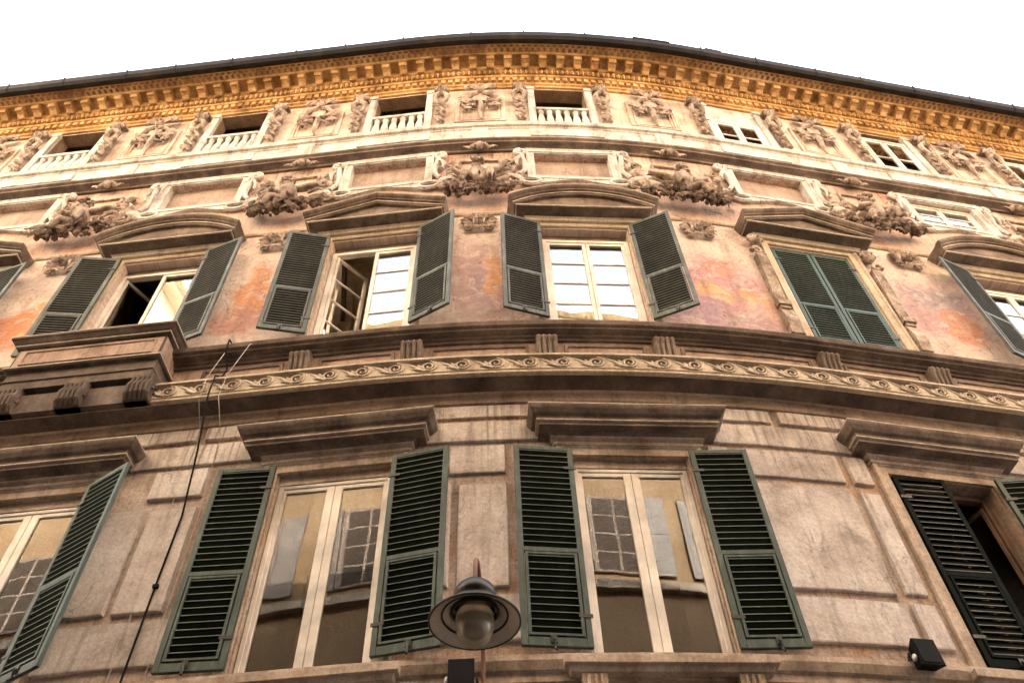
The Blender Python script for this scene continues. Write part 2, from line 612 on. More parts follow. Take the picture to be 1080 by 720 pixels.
# ------------------------------------------------------------------ the curved palace
palace = thing('curved_palace', 'ornate weathered palace with rounded front, green shutters, faded frescoes and golden cornice', 'building', HOUSE)

W_AX = [-9.65, -5.94, -2.2, 1.36, 5.36, 9.15, 12.75, 16.4, -13.4, -17.1]       # storey with tall plain windows
U_AX = [-9.75, -5.93, -2.25, 1.32, 5.34, 9.12, 12.75, 16.4, -13.5, -17.2]      # storeys above
CUT = [a for a in W_AX if -10.5 < a < 14]


def wall_part(name, z0, z1, openings, mat, d=0.0, depth=.3, reveal=None):
    """bent wall sheet with real holes and their reveals"""
    ss = set(np.round(np.arange(SMIN, SMAX + .01, .4), 3).tolist())
    zs = {z0, z1}
    for a, b, c, e in openings:
        ss |= {a, b}
        zs |= {c, e}
    ss, zs = sorted(ss), sorted(zs)
    mb = MB()
    vs = [(s, d, z) for z in zs for s in ss]
    n = len(ss)
    fs = []
    for j in range(len(zs) - 1):
        for i in range(n - 1):
            cs, cz = (ss[i] + ss[i + 1]) / 2, (zs[j] + zs[j + 1]) / 2
            if any(a < cs < b and c < cz < e for a, b, c, e in openings):
                continue
            fs.append((j * n + i, j * n + i + 1, (j + 1) * n + i + 1, (j + 1) * n + i))
    mb.add(vs, fs)
    mb.cur = 1 if reveal else 0
    for a, b, c, e in openings:
        mb.add([(a, d, c), (a, d, e), (a, d - depth, e), (a, d - depth, c)], [(0, 1, 2, 3)])
        mb.add([(b, d, c), (b, d, e), (b, d - depth, e), (b, d - depth, c)], [(0, 1, 2, 3)])
        xs = [q for q in ss if a <= q <= b]
        for q0, q1 in zip(xs, xs[1:]):
            mb.add([(q0, d, c), (q1, d, c), (q1, d - depth, c), (q0, d - depth, c)], [(0, 1, 2, 3)])
            mb.add([(q0, d, e), (q1, d, e), (q1, d - depth, e), (q0, d - depth, e)], [(0, 1, 2, 3)])
    return build(name, mb, [mat, reveal] if reveal else mat, palace, bent=True, uvs=True)


def room(s, hw, z0, z1, mat, front=-.3, deep=2.2):
    mb = MB()
    x = hw + .25
    b, t = z0 - .1, z1 + .25
    mb.add([(-x, front, b), (x, front, b), (x, front, t), (-x, front, t), (-x, -deep, b), (x, -deep, b), (x, -deep, t), (-x, -deep, t)],
           [(0, 1, 5, 4), (3, 2, 6, 7), (0, 3, 7, 4), (1, 2, 6, 5), (4, 5, 6, 7)])
    # collar between the reveal and the room
    o = [(-x, front, b), (x, front, b), (x, front, t), (-x, front, t)]
    i = [(-hw, front, z0), (hw, front, z0), (hw, front, z1), (-hw, front, z1)]
    mb.add(o + i, [(0, 1, 5, 4), (1, 2, 6, 5), (2, 3, 7, 6), (3, 0, 4, 7)])
    return build('room', mb, mat, palace, **on_wall(s, 0))


LW = (.70, 6.42, 9.28)      # half width, bottom, top of the lower windows
UW = (.74, 12.0, 14.85)
MW = (.745, 16.78, 17.74)
AW = (.58, 19.12, 21.3)

wall_part('lower_wall', 0, 10.3, [(a - LW[0], a + LW[0], LW[1], LW[2]) for a in CUT], M['lower'])
wall_part('dado_wall', 10.3, 11.62, [], M['dado'], d=.03)
wall_part('frescoed_wall', 11.62, 15.42, [(a - UW[0], a + UW[0], UW[1], UW[2]) for a in U_AX if -10.5 < a < 14], M['fresco'], depth=.35)
wall_part('mezzanine_wall', 15.42, 18.2, [(a - MW[0], a + MW[0], MW[1], MW[2]) for a in U_AX], M['mezz'], depth=.12)
wall_part('attic_wall', 18.2, 22.0, [(a - AW[0], a + AW[0], AW[1], AW[2]) for a in U_AX], M['attic'], depth=.3, reveal=M['reveal'])
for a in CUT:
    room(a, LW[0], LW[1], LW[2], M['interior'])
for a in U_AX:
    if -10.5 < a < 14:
        room(a, UW[0], UW[1], UW[2], M['pale_house'] if abs(a + 2.25) < .1 else M['interior'], front=-.35)  # one room made pale to bounce light onto its curtain
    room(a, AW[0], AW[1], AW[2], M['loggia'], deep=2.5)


def steps(a=SMIN, b=SMAX, seg=.3):
    k = int(math.ceil((b - a) / seg))
    return [a + (b - a) * i / k for i in range(k + 1)]


def course(name, prof, mat, a=SMIN, b=SMAX, parent=palace, extra=None):
    mb = MB()
    mb.prism(prof, steps(a, b))
    if extra is not None:
        n = len(mb.v)
        mb.v += extra.v
        mb.f += [tuple(i + n for i in f) for f in extra.f]
        mb.mi += extra.mi
    return build(name, mb, mat, parent, bent=True, uvs=True)


# --- lower storey: raised blocks between the windows
BLK = []


def blocks_between(l, r):
    """l, r: edges of the window surrounds either side"""
    w = r - l
    e = .06
    k = max(1, int(round(w / 1.15)))
    # short top blocks
    for i in range(k):
        BLK.append((l + w * i / k + e, l + w * (i + 1) / k - e * .6, 10.02, 10.25))
    BLK.append((l - .0, r + .0, 9.58, 9.94))
    if w > 2.0:
        n = .28
        BLK.append((l + e + .0, l + n + .05, 9.04, 9.5))
        BLK.append((l + n + .15, r - n - .15, 9.04, 9.5))
        BLK.append((r - n - .05, r - e, 9.04, 9.5))
        BLK.append((l + e, l + n + .05, 7.42, 8.9))
        BLK.append((l + n + .15, r - n - .15, 7.4, 8.92))
        BLK.append((r - n - .05, r - e, 7.42, 8.9))
        BLK.append((l + e, r - n - .12, 6.75, 7.3))
        BLK.append((r - n - .05, r - e, 6.75, 7.3))
    else:
        m = (l + r) / 2
        BLK.append((m - .4, m + .28, 9.04, 9.5))
        BLK.append((m - .28, m + .29, 7.4, 8.86))
        BLK.append((l + e, m - .36, 7.42, 8.9))
        BLK.append((l + e, r - e, 6.75, 7.3))


srt = sorted(W_AX)
for a, b in zip(srt, srt[1:]):
    blocks_between(a + .92, b - .92)
for x0, x1, z0, z1 in BLK:
    if x1 < -11.5 or x0 > 13:
        continue
    mb = MB()
    q = random.uniform(.04, .055)
    c0 = (x0 + x1) / 2
    xs = [x0, x0 + .015] + [x0 + .015 + (x1 - x0 - .03) * j / 6 for j in range(1, 6)] + [x1 - .015, x1]
    vs, fs = [], []
    for j, x in enumerate(xs):
        e = 0.0 if j in (0, len(xs) - 1) else q
        w1, w2 = random.uniform(-.006, .006), random.uniform(-.006, .006)
        vs += [(x, -.005, z0 + w1), (x, e * .9, z0 + w1), (x, e, z0 + .014 + w1), (x, e, z1 - .018 + w2), (x, e * .4, z1 + w2), (x, -.005, z1 + w2)]
    for j in range(len(xs) - 1):
        for k in range(5):
            fs.append((j * 6 + k, j * 6 + k + 1, (j + 1) * 6 + k + 1, (j + 1) * 6 + k))
    mb.add(vs, fs)
    build('ashlar_block', mb, M['ashlar'], palace, bent=True, uvs=True)

# --- courses
course('lower_sill_course', [(-.02, 6.28), (.05, 6.28), (.05, 6.36), (.09, 6.38), (.13, 6.46), (.13, 6.52), (-.02, 6.55)], M['trim'])
course('frieze_band', [(-.02, 10.28), (.045, 10.28), (.055, 10.33), (.04, 10.34), (.04, 10.46), (-.02, 10.46)], M['bandlow'])
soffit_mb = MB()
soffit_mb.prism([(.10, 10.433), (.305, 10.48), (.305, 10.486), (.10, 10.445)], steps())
build('string_soffit_shade', soffit_mb, M['shade_stone'], palace, bent=True, uvs=True)  # dark sheet painting the shade under the string course
course('sill_course', [(-.02, 11.56), (.07, 11.56), (.07, 11.60), (.11, 11.61), (.11, 11.655), (.20, 11.67), (.20, 11.70), (.245, 11.72), (.26, 11.775), (.26, 11.80), (-.02, 11.93)], M['shade_stone'])
course('wall_moulding', [(-.01, 15.36), (.03, 15.365), (.05, 15.40), (.05, 15.43), (-.01, 15.45)], M['trim'])
course('mezzanine_cornice', [(-.02, 17.93), (.05, 17.93), (.05, 18.0), (.09, 18.02), (.19, 18.04), (.19, 18.09), (.235, 18.12), (.235, 18.17), (-.02, 18.24)], M['pediment'])
tb = MB()
for a in sorted(U_AX):
    tb.box(a - .62, a + .5, .08, .115, 18.40, 18.46, .4)
    tb.box(a - .75, a + .75, .08, .125, 18.5, 18.82, .4)
for a, b in zip(sorted(U_AX), sorted(U_AX)[1:]):
    c = (a + b) / 2
    tb.box(c - .17, c + .17, .08, .15, 18.28, 18.87, .2)
course('attic_plinth', [(-.01, 18.26), (.11, 18.26), (.11, 18.30), (.095, 18.31), (.095, 18.86), (.12, 18.88), (.12, 18.92), (.17, 18.94), (.19, 19.0), (.19, 19.04), (-.01, 19.1)], M['white'], extra=tb)

# running scroll on the string course
sp, pits = MB(), MB()
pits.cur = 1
k0 = int((SMIN + .5) / .432)
k1 = int((SMAX - .5) / .432)
for k in range(k0, k1):
    s0 = k * .432 + .17
    if -7.0 < s0 < -4.75:
        continue
    c = (s0 + .035, 10.675)
    pts, rr = [], []
    for i in range(22):
        u = i / 21
        q = math.pi * .55 + u * math.pi * 3.6
        r = .098 * (1 - u) ** .8 + .012
        pts.append((c[0] + r * math.cos(-q) * -1, .378, c[1] + r * math.sin(q) * -1 * -1))
        rr.append(.017 * (1 - u * .4))
    sp.tube(pts, rr, 5, .9)
    # tail that runs back under the next scroll
    sp.tube([(c[0] - .04, .376, c[1] - .095), (c[0] - .13, .378, c[1] - .06), (c[0] - .2, .377, c[1] + .01), (c[0] - .30, .374, c[1] + .075)], [.02, .022, .016, .006], 5, .8)
    for a in (0.3, 1.0, -.3):
        sp.leaf((c[0] - .10, .376, c[1] - .03), .09, .045, math.pi - a, .25)
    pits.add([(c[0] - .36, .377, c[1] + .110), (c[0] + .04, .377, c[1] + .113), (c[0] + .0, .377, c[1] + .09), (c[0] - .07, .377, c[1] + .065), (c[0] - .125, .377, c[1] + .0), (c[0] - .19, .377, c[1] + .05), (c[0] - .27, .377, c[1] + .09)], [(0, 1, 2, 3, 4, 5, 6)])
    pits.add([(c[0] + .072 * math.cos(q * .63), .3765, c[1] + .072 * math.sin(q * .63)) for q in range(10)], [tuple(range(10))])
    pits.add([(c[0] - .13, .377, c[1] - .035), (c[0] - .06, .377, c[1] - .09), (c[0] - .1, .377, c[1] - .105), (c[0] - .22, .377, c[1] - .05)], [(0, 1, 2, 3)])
sp.f += [tuple(i + len(sp.v) for i in f) for f in pits.f]
sp.v += pits.v
sp.mi += pits.mi
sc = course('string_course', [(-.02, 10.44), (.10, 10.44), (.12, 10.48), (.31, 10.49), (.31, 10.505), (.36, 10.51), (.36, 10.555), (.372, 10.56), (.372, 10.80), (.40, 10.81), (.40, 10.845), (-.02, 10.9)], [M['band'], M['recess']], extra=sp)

# dado panels and fluted brackets under the sill course
BR = [-10.6, -8.9, -2.98, -1.4, .48, 2.13, 4.55, 6.27, 8.3, 9.95, 11.9, 13.6]
edges = [-16] + BR + [17]
for a, b in zip(edges, edges[1:]):
    x0, x1 = a + .25, b - .25
    if a > -9 and b < -2.5:
        x0 = -4.4
    mb = MB()
    mb.box(x0, x1, .02, .055, 11.44, 11.49, .3)
    mb.box(x0, x0 + .05, .02, .055, 10.9, 11.44)
    mb.box(x1 - .05, x1, .02, .055, 10.9, 11.44)
    build('dado_panel_frame', mb, M['pediment'], palace, bent=True)
first = None
for s in BR:
    if first is None:
        mb = MB()
        mb.prism([(.0, 11.0), (.07, 11.0), (.10, 11.15), (.13, 11.4), (.17, 11.5), (.17, 11.555), (.0, 11.555)], [-.15, .15])
        for i in range(4):
            x = -.115 + i * .0767
            mb.tube([(x, .085, 11.02), (x, .115, 11.18), (x, .15, 11.42), (x, .185, 11.5), (x, .18, 11.54)], [.026, .03, .032, .03, .02], 6)
        first = build('bracket', mb, M['pediment'], palace, **on_wall(s, 0))
    else:
        k = on_wall(s, 0)
        copy_part(first, palace, k['loc'], k['rot'])


# --- shutters
def shutter_proto(name, w, h, frame_mat, slat_mat, edge_mat, pitch, mid, side, thick=.045, inward=False):
    """local: hinge at x = 0, leaf spans x = 0..w*side, outward is +d"""
    mb = MB()
    st = .062

    def bx(x0, x1, d0, d1, z0, z1, m=mb):
        a, b = sorted((x0 * side, x1 * side))
        m.box(a, b, d0, d1, z0, z1)
    t = thick / 2
    bx(0, st, -t, t, 0, h)
    bx(w - st, w, -t, t, 0, h)
    bx(st, w - st, -t, t - .002, 0, .10)
    bx(st, w - st, -t, t - .002, h - .06, h)
    bx(st, w - st, -t, t - .002, mid - .03, mid + .03)
    f = build(name, mb, frame_mat, palace, bevel=.004)

    def slats(z0, z1, x0, x1):
        n = int(round((z1 - z0) / pitch))
        m = MB()
        for i in range(n):
            z = z0 + (i + .5) * (z1 - z0) / n
            a, b = sorted((x0 * side, x1 * side))
            s2 = -1 if inward else 1
            ph = .62 * pitch
            j = random.uniform(-.004, .004)
            m.cur = 0
            m.prism([(-.022, z - ph * s2 + j), (-.022, z - ph * s2 + .009 + j), (.012, z + ph * .5 * s2 + .004), (.018, z + ph * .5 * s2 - .003), (.014, z + ph * .5 * s2 - .009)], [a, b])
            m.cur = 1
            m.box(a, b, .0175, .0215, z + ph * .5 * s2 - .006, z + ph * .5 * s2 + .003)
        return m
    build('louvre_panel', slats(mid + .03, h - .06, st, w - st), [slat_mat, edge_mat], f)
    # lower flap with its own frame and louvres
    fl = MB()
    x0, x1, z0, z1 = st + .012, w - st - .012, .112, mid - .042
    bx(x0, x0 + .03, -.02, t + .008, z0, z1, fl)
    bx(x1 - .03, x1, -.02, t + .008, z0, z1, fl)
    bx(x0 + .03, x1 - .03, -.02, t + .006, z0, z0 + .03, fl)
    bx(x0 + .03, x1 - .03, -.02, t + .006, z1 - .03, z1, fl)
    build('louvre_flap_frame', fl, frame_mat, f, bevel=.003)
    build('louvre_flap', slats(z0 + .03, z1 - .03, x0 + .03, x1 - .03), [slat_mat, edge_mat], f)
    hk = MB()
    xm = w * .55 * side
    hk.tube([(xm, t, .09), (xm + .005, t + .03, .05), (xm, t + .02, -.02), (xm + .01, t + .05, -.07)], .013, 5)
    hk.box(xm - .03, xm + .03, t - .003, t + .012, .03, .11)
    build('shutter_hook', hk, M['iron'], f)
    for zz in (.35, h - .35):
        hg = MB()
        a, b = sorted((-.02 * side, .12 * side))
        hg.box(a, b, t - .002, t + .009, zz - .02, zz + .02)
        build('hinge', hg, M['iron'], f)
    return f


PROTO = {}


def place_shutter(kind, s, z, beta, d=.05):
    """kind: 'low'/'up' + side; beta = angle off the wall"""
    store, side = kind
    key = kind
    k_rot = PH(s)
    loc = P(s, d, z) - HOUSE
    rot = k_rot - beta if side > 0 else k_rot + beta
    if key not in PROTO:
        if store == 'low':
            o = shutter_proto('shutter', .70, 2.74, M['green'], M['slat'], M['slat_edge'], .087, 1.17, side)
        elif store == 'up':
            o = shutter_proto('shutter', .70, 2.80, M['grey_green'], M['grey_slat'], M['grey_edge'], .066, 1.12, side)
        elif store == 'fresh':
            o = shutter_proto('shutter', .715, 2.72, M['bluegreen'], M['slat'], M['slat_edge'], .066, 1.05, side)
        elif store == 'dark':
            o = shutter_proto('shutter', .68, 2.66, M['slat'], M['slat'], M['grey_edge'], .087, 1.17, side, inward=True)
        PROTO[key] = o
        o.location = loc
        o.rotation_euler = (0, 0, rot)
    else:
        o = copy_part(PROTO[key], palace, loc, rot)
    return o


R = math.radians
LZ = 6.58
# lower storey: (axis, left kind, left beta, right kind, right beta)
for a, lk, lb, rk, rb in ((-9.65, 'low', 6, 'low', 7), (-5.94, 'low', 8, 'low', 27), (-2.2, 'low', 3, 'low', 9), (1.36, 'low', 5, 'low', 4), (9.15, 'low', 5, 'low', 6), (12.75, 'low', 5, 'low', 6)):
    place_shutter((lk, -1), a - .71, LZ, R(lb), .105)
    place_shutter((rk, 1), a + .71, LZ, R(rb), .105)
place_shutter(('dark', 1), 5.36 - .68, LZ + .02, R(3), .01)['label'] = 'nearly black shutter leaf swung half across its window'
place_shutter(('low', 1), 5.36 + .70, LZ, R(14), .105)
UZ = 12.06
for a, lb, rb in ((-9.75, 14, 12), (-5.93, 11, 15), (-2.25, 16, 25), (1.32, 16, 27), (9.12, 15, 15), (12.75, 15, 15)):
    place_shutter(('up', -1), a - .76, UZ, R(lb), .115)
    place_shutter(('up', 1), a + .76, UZ, R(rb), .115)
for o in (place_shutter(('fresh', 1), 5.34 - .725, 12.07, 0, -.01), place_shutter(('fresh', -1), 5.34 + .725, 12.07, 0, -.01)):
    o['label'] = 'closed fresh green shutter leaf'


# --- windows: frame > sash, pane
def pane_bars(m, x0, x1, z0, z1, n, d):
    for i in range(1, n):
        z = z0 + (z1 - z0) * i / n
        m.box(x0, x1, d - .012, d + .016, z - .016, z + .016)


def sash(parent, x0, x1, z0, z1, d, mat, gmat, rows=1, st=.07, swing=None):
    if swing:
        gmat = M['glass']
    _sash(parent, x0, x1, z0, z1, d, mat, gmat, rows, st, swing)


def _sash(parent, x0, x1, z0, z1, d, mat, gmat, rows, st, swing, so=.045):
    sl, sr = (so, st) if x0 < -.3 else (st, so)      # meeting stiles are the broad ones
    """one casement leaf; swing = (hinge x, angle) for a leaf opened into the room"""
    f, gl = MB(), MB()
    f.box(x0, x0 + sl, d - .025, d + .025, z0, z1)
    f.box(x1 - sr, x1, d - .025, d + .025, z0, z1)
    f.box(x0 + sl, x1 - sr, d - .025, d + .023, z0, z0 + .06)
    f.box(x0 + sl, x1 - sr, d - .025, d + .023, z1 - .06, z1)
    if rows > 1:
        pane_bars(f, x0 + sl, x1 - sr, z0 + .06, z1 - .06, rows, d)
    gl.add([(x0 + sl - .01, d, z0 + .05), (x1 - sr + .01, d, z0 + .05), (x1 - sr + .01, d, z1 - .05), (x0 + sl - .01, d, z1 - .05)], [(0, 1, 2, 3)])
    if swing:
        hx, ang = swing
        for m in (f, gl):
            ca, sa = math.cos(ang), math.sin(ang)
            m.v = [(hx + (x - hx) * ca + (y - d) * sa, d - (x - hx) * sa + (y - d) * ca, z) for x, y, z in m.v]
    build('sash', f, mat, parent, bevel=.005)
    build('pane', gl, gmat, parent)


def window_frame(s, hw, z0, z1, d, mat, t=.07):
    m = MB()
    m.box(-hw, -hw + t, d - .05, d + .05, z0, z1)
    m.box(hw - t, hw, d - .05, d + .05, z0, z1)
    m.box(-hw + t, hw - t, d - .05, d + .048, z1 - t, z1)
    m.box(-hw + t, hw - t, d - .05, d + .048, z0, z0 + t)
    return build('window', m, mat, palace, bevel=.006, **on_wall(s, 0))


for a in CUT:
    if abs(a - 5.36) < .1:
        wf = window_frame(a, .69, 6.44, 9.26, -.22, M['brown_wood'])
        sash(wf, .03, .62, 6.5, 9.12, -.22, M['brown_wood'], M['glass'], 1, swing=(.62, math.radians(70) * -1 + math.pi * 0))
        continue
    wf = window_frame(a, .69, 6.44, 9.16, -.12, M['cream_wood'], .055)
    sash(wf, -.635, -.003, 6.49, 9.105, -.11, M['cream_wood'], M['glass'], 1, .095)
    sash(wf, .003, .635, 6.49, 9.105, -.11, M['cream_wood'], M['glass'], 1, .095)
    tr = MB()
    tr.box(-.69, .69, -.2, -.06, 9.16, 9.275)
    build('head_board', tr, M['trim'], wf)

for a in U_AX:
    if not -10.5 < a < 14 or abs(a - 5.34) < .1:
        continue
    wf = window_frame(a, .73, 12.02, 14.62, -.13, M['white_wood'], .075)
    hb = MB()
    hb.box(-.73, .73, -.24, -.15, 14.62, 14.845)
    build('head_board', hb, M['pediment'], wf)
    sw = None
    if abs(a + 2.25) < .1:
        sw = (-.65, math.radians(52))
    elif abs(a + 5.93) < .1:
        sw = (-.65, math.radians(62))
    sash(wf, -.655, -.003, 12.1, 14.54, -.12, M['white_wood'], M['glass2'], 1 if abs(a + 5.93) < .1 else 4, .06, swing=sw)
    sash(wf, .003, .655, 12.1, 14.54, -.12, M['white_wood'], M['glass2'], 1 if abs(a + 5.93) < .1 else 4, .06)

def curtain(parent, x0, x1, z0, z1, d):
    m = MB()
    k = 60
    vs, fs = [], []
    for i in range(k + 1):
        u = i / k
        x = x0 + (x1 - x0) * u
        dd = d + .018 * math.sin(u * 46) + .008 * math.sin(u * 17 + 1)
        vs += [(x, dd, z0), (x, dd, z1 + .012 * math.sin(u * 46))]
    for i in range(k):
        fs.append((2 * i, 2 * i + 2, 2 * i + 3, 2 * i + 1))
    m.add(vs, fs)
    return build('curtain', m, M['linen'], parent, smooth=True)


for o in [x for x in palace.children if x.name.startswith('window') and len(x.children) == 5 and x.data.vertices[0].co.z > 11]:
    if abs((o.location - on_wall(1.32, 0)['loc']).length) < .1:
        curtain(o, -.64, .64, 12.1, 13.22, -.2)
    elif abs((o.location - on_wall(-2.25, 0)['loc']).length) < .1:
        curtain(o, 0, .60, 12.16, 14.4, -.0)
        cu = [q for q in o.children if q.name.startswith('curtain')][-1]
        cu.location = (-.70, .158, 0)
        cu.rotation_euler = (0, 0, math.radians(52))

# --- surrounds and cornices of the lower windows
proto = {}
for a in W_AX:
    k = on_wall(a, 0)
    if 'sur' not in proto:
        m = MB()
        path = [(.72, 6.5), (.72, 9.29), (-.72, 9.29), (-.72, 6.5)]
        m.sweep(path, [(-.02, 0), (.035, 0), (.035, -.10), (.06, -.12), (.06, -.17), (-.02, -.18)])
        m.cornice(-.86, .86, [(.02, 9.42), (.075, 9.42), (.09, 9.45), (.05, 9.46), (.05, 9.50), (.10, 9.52), (.12, 9.555), (.02, 9.56)], .02)
        proto['sur'] = build('window_surround', m, M['trim'], palace, bevel=.004, **k)
        m = MB()
        m.cornice(-.98, .98, [(.02, 9.54), (.12, 9.54), (.14, 9.57), (.26, 9.575), (.26, 9.64), (.285, 9.65), (.285, 9.70), (.33, 9.72), (.37, 9.77), (.385, 9.80), (.385, 9.835), (.36, 9.84), (-.0, 9.93)], .14)
        m.cur = 1
        m.cornice(-.98, .98, [(.26, 9.628), (.292, 9.63), (.292, 9.648), (.26, 9.65)], .14)
        m.cornice(-.98, .98, [(.36, 9.822), (.392, 9.824), (.392, 9.842), (.34, 9.85)], .14)
        proto['cor'] = build('window_cornice', m, [M['pediment'], M['fillet']], palace, bevel=.006, **k)
        m = MB()
        m.cornice(-.86, .86, [(.08, 6.30), (.14, 6.31), (.155, 6.36), (.20, 6.37), (.205, 6.45), (-.15, 6.475)], .04)
        m.box(-.86, -.62, .0, .12, 5.7, 6.31)
        m.box(.62, .86, .0, .12, 5.7, 6.31)
        for x in (-.8, -.74, -.68, .68, .74, .8):
            m.tube([(x, .125, 5.72), (x, .125, 6.29)], .018, 6)
        proto['sill'] = build('window_sill', m, M['trim'], palace, bevel=.004, **k)
    else:
        for q in ('sur', 'cor', 'sill'):
            copy_part(proto[q], palace, k['loc'], k['rot'])

# --- upper windows: surround, pediment
m = MB()
m.sweep([(.76, 12.0), (.76, 14.88), (-.76, 14.88), (-.76, 12.0)], [(-.02, 0), (.04, 0), (.05, -.03), (.05, -.10), (.075, -.12), (.075, -.16), (-.02, -.165)])
m.cornice(-.92, .92, [(.02, 14.96), (.10, 14.97), (.10, 15.03), (.13, 15.06), (.02, 15.07)], .02)
us = None
for a in U_AX:
    k = on_wall(a, 0)
    if us is None:
        us = build('window_surround', m, M['band'], palace, bevel=.004, **k)
    else:
        copy_part(us, palace, k['loc'], k['rot'])


def pediment(kind):
    m = MB()
    m.cornice(-1.0, 1.0, [(.02, 15.04), (.10, 15.05), (.12, 15.085), (.30, 15.09), (.30, 15.115), (.315, 15.12), (.315, 15.15), (.02, 15.16)], .14)
    prof = [(.0, .0), (.315, .0), (.315, .035), (.335, .04), (.335, .075), (.37, .085), (.37, .11), (.40, .125), (.425, .15), (.425, .18), (.0, .195)]
    if kind == 'triangle':
        path = [(-1.2, 15.12), (0, 15.54), (1.2, 15.12)]
    else:
        c, r = 15.54 - 1.9, 1.9
        aa = math.asin(1.2 / r)
        path = [(math.sin(-aa + 2 * aa * i / 18) * r, 0) for i in range(19)]
        zz = [math.cos(-aa + 2 * aa * i / 18) * r for i in range(19)]
        lo = zz[0]
        path = [(p[0], 15.12 + (z - lo) * .42 / (r - lo)) for p, z in zip(path, zz)]
    m.sweep(path, prof)
    m.cur = 1
    m.cornice(-1.0, 1.0, [(.30, 15.094), (.322, 15.095), (.322, 15.113), (.30, 15.114)], .14)
    m.sweep(path, [(.30, .036), (.343, .038), (.343, .056), (.30, .058)])
    m.sweep(path, [(.40, .178), (.432, .18), (.432, .196), (.30, .21)])
    o = build('pediment', m, [M['pediment'], M['fillet']], palace, bevel=.003)
    ty = MB()
    base = [(p[0] * .97, 15.17) for p in path[::-1]]
    top = [(p[0] * .97, p[1] + .03) for p in path]
    n = len(path)
    vs = [(x, .255, z) for x, z in top] + [(x, .255, 15.14) for x, z in top]
    ty.add(vs, [(i, i + 1, n + i + 1, n + i) for i in range(n - 1)])
    if kind != 'triangle':
        pass
    build('tympanum', ty, M['pediment'], o)
    return o


PED = {-9.75: 'triangle', -5.93: 'arch', -2.25: 'triangle', 1.32: 'arch', 5.34: 'triangle', 9.12: 'arch', 12.75: 'triangle', 16.4: 'arch', -13.5: 'arch', -17.2: 'triangle'}
pp = {}
for a, kd in PED.items():
    k = on_wall(a, 0)
    if kd not in pp:
        pp[kd] = pediment(kd)
        pp[kd].location, pp[kd].rotation_euler = k['loc'], (0, 0, k['rot'])
    else:
        copy_part(pp[kd], palace, k['loc'], k['rot'])

# --- carved drops beside the closed shutters: head, scroll, tapering foot
for s, sd in ((5.34 - 1.05, -1), (5.34 + 1.05, 1)):
    m = MB()
    m.ball((0, .12, 14.75), (.11, .11, .15), 2)
    for q in range(7):
        m.ball((.11 * math.cos(q * .52), .13, 14.78 + .13 * math.sin(q * .52)), .05, 1)
    m.ball((0, .22, 14.73), (.025, .05, .04), 1)
    sp_ = [(sd * (.04 + .1 * (1 - i / 14) * math.cos(i * .6)), .11, 14.42 + .12 * (1 - i / 14) * math.sin(i * .6)) for i in range(15)]
    m.tube(sp_, [.05 - .002 * i for i in range(15)], 6)
    m.prism([(.0, 14.35), (.13, 14.35), (.07, 12.95), (.0, 12.95)], [-.09, -.05, .05, .09])
    m.box(-.11, .11, 0, .13, 12.82, 12.95)
    m.box(-.08, .08, 0, .10, 12.74, 12.82)
    m.prism([(.0, 12.74), (.08, 12.74), (.14, 12.45), (.10, 12.1), (.0, 12.1)], [-.1, .1])
    build('carved_drop', m, M['relief_light'], palace, smooth=False, bevel=.012, **on_wall(s, 0))

# --- balcony at the second window from the left
bs = -5.93
k = on_wall(bs, 0)
m = MB()
m.box(-1.08, 1.08, 0, .50, 11.38, 11.86)
m.cornice(-1.08, 1.08, [(.0, 11.33), (.52, 11.33), (.535, 11.35), (.535, 11.385), (.51, 11.395), (.0, 11.40)], .50)
m.cornice(-1.08, 1.08, [(.0, 11.80), (.52, 11.81), (.55, 11.83), (.55, 11.86), (.575, 11.88), (.61, 11.93), (.63, 11.94), (.63, 11.98), (.0, 12.01)], .50)
m.box(-1.12, 1.14, .30, .408, 10.50, 10.87)
m.box(-1.06, 1.06, .0, .455, 10.96, 11.335)
m.box(-1.07, 1.07, .0, .475, 11.12, 11.15)
m.cur = 1
m.cornice(-1.08, 1.08, [(.53, 11.352), (.541, 11.353), (.541, 11.37), (.53, 11.371)], .50)
m.cornice(-1.08, 1.08, [(.54, 11.845), (.556, 11.846), (.556, 11.862), (.54, 11.863)], .50)
m.cornice(-1.08, 1.08, [(.62, 11.965), (.637, 11.967), (.637, 11.983), (.6, 11.99)], .50)
bal = build('balcony', m, [M['shade_stone'], M['fillet']], palace, bevel=.004, **k)
m = MB()
m.add([(-1.05, .503, 11.41), (1.05, .503, 11.41), (1.05, .503, 11.79), (-1.05, .503, 11.79)], [(0, 1, 2, 3)])
m.add([(1.083, .04, 11.41), (1.083, .49, 11.41), (1.083, .49, 11.79), (1.083, .04, 11.79)], [(0, 1, 2, 3)])
m.add([(-1.083, .04, 11.41), (-1.083, .49, 11.41), (-1.083, .49, 11.79), (-1.083, .04, 11.79)], [(0, 1, 2, 3)])
build('balcony_panel', m, M['dado'], bal)
m = MB()
m.sweep([(-.96, 11.44), (.96, 11.44), (.96, 11.75), (-.96, 11.75)], [(.50, 0), (.52, 0), (.52, .03), (.50, .035)], closed=True)
build('panel_moulding', m, M['dado'], bal, bevel=.004)
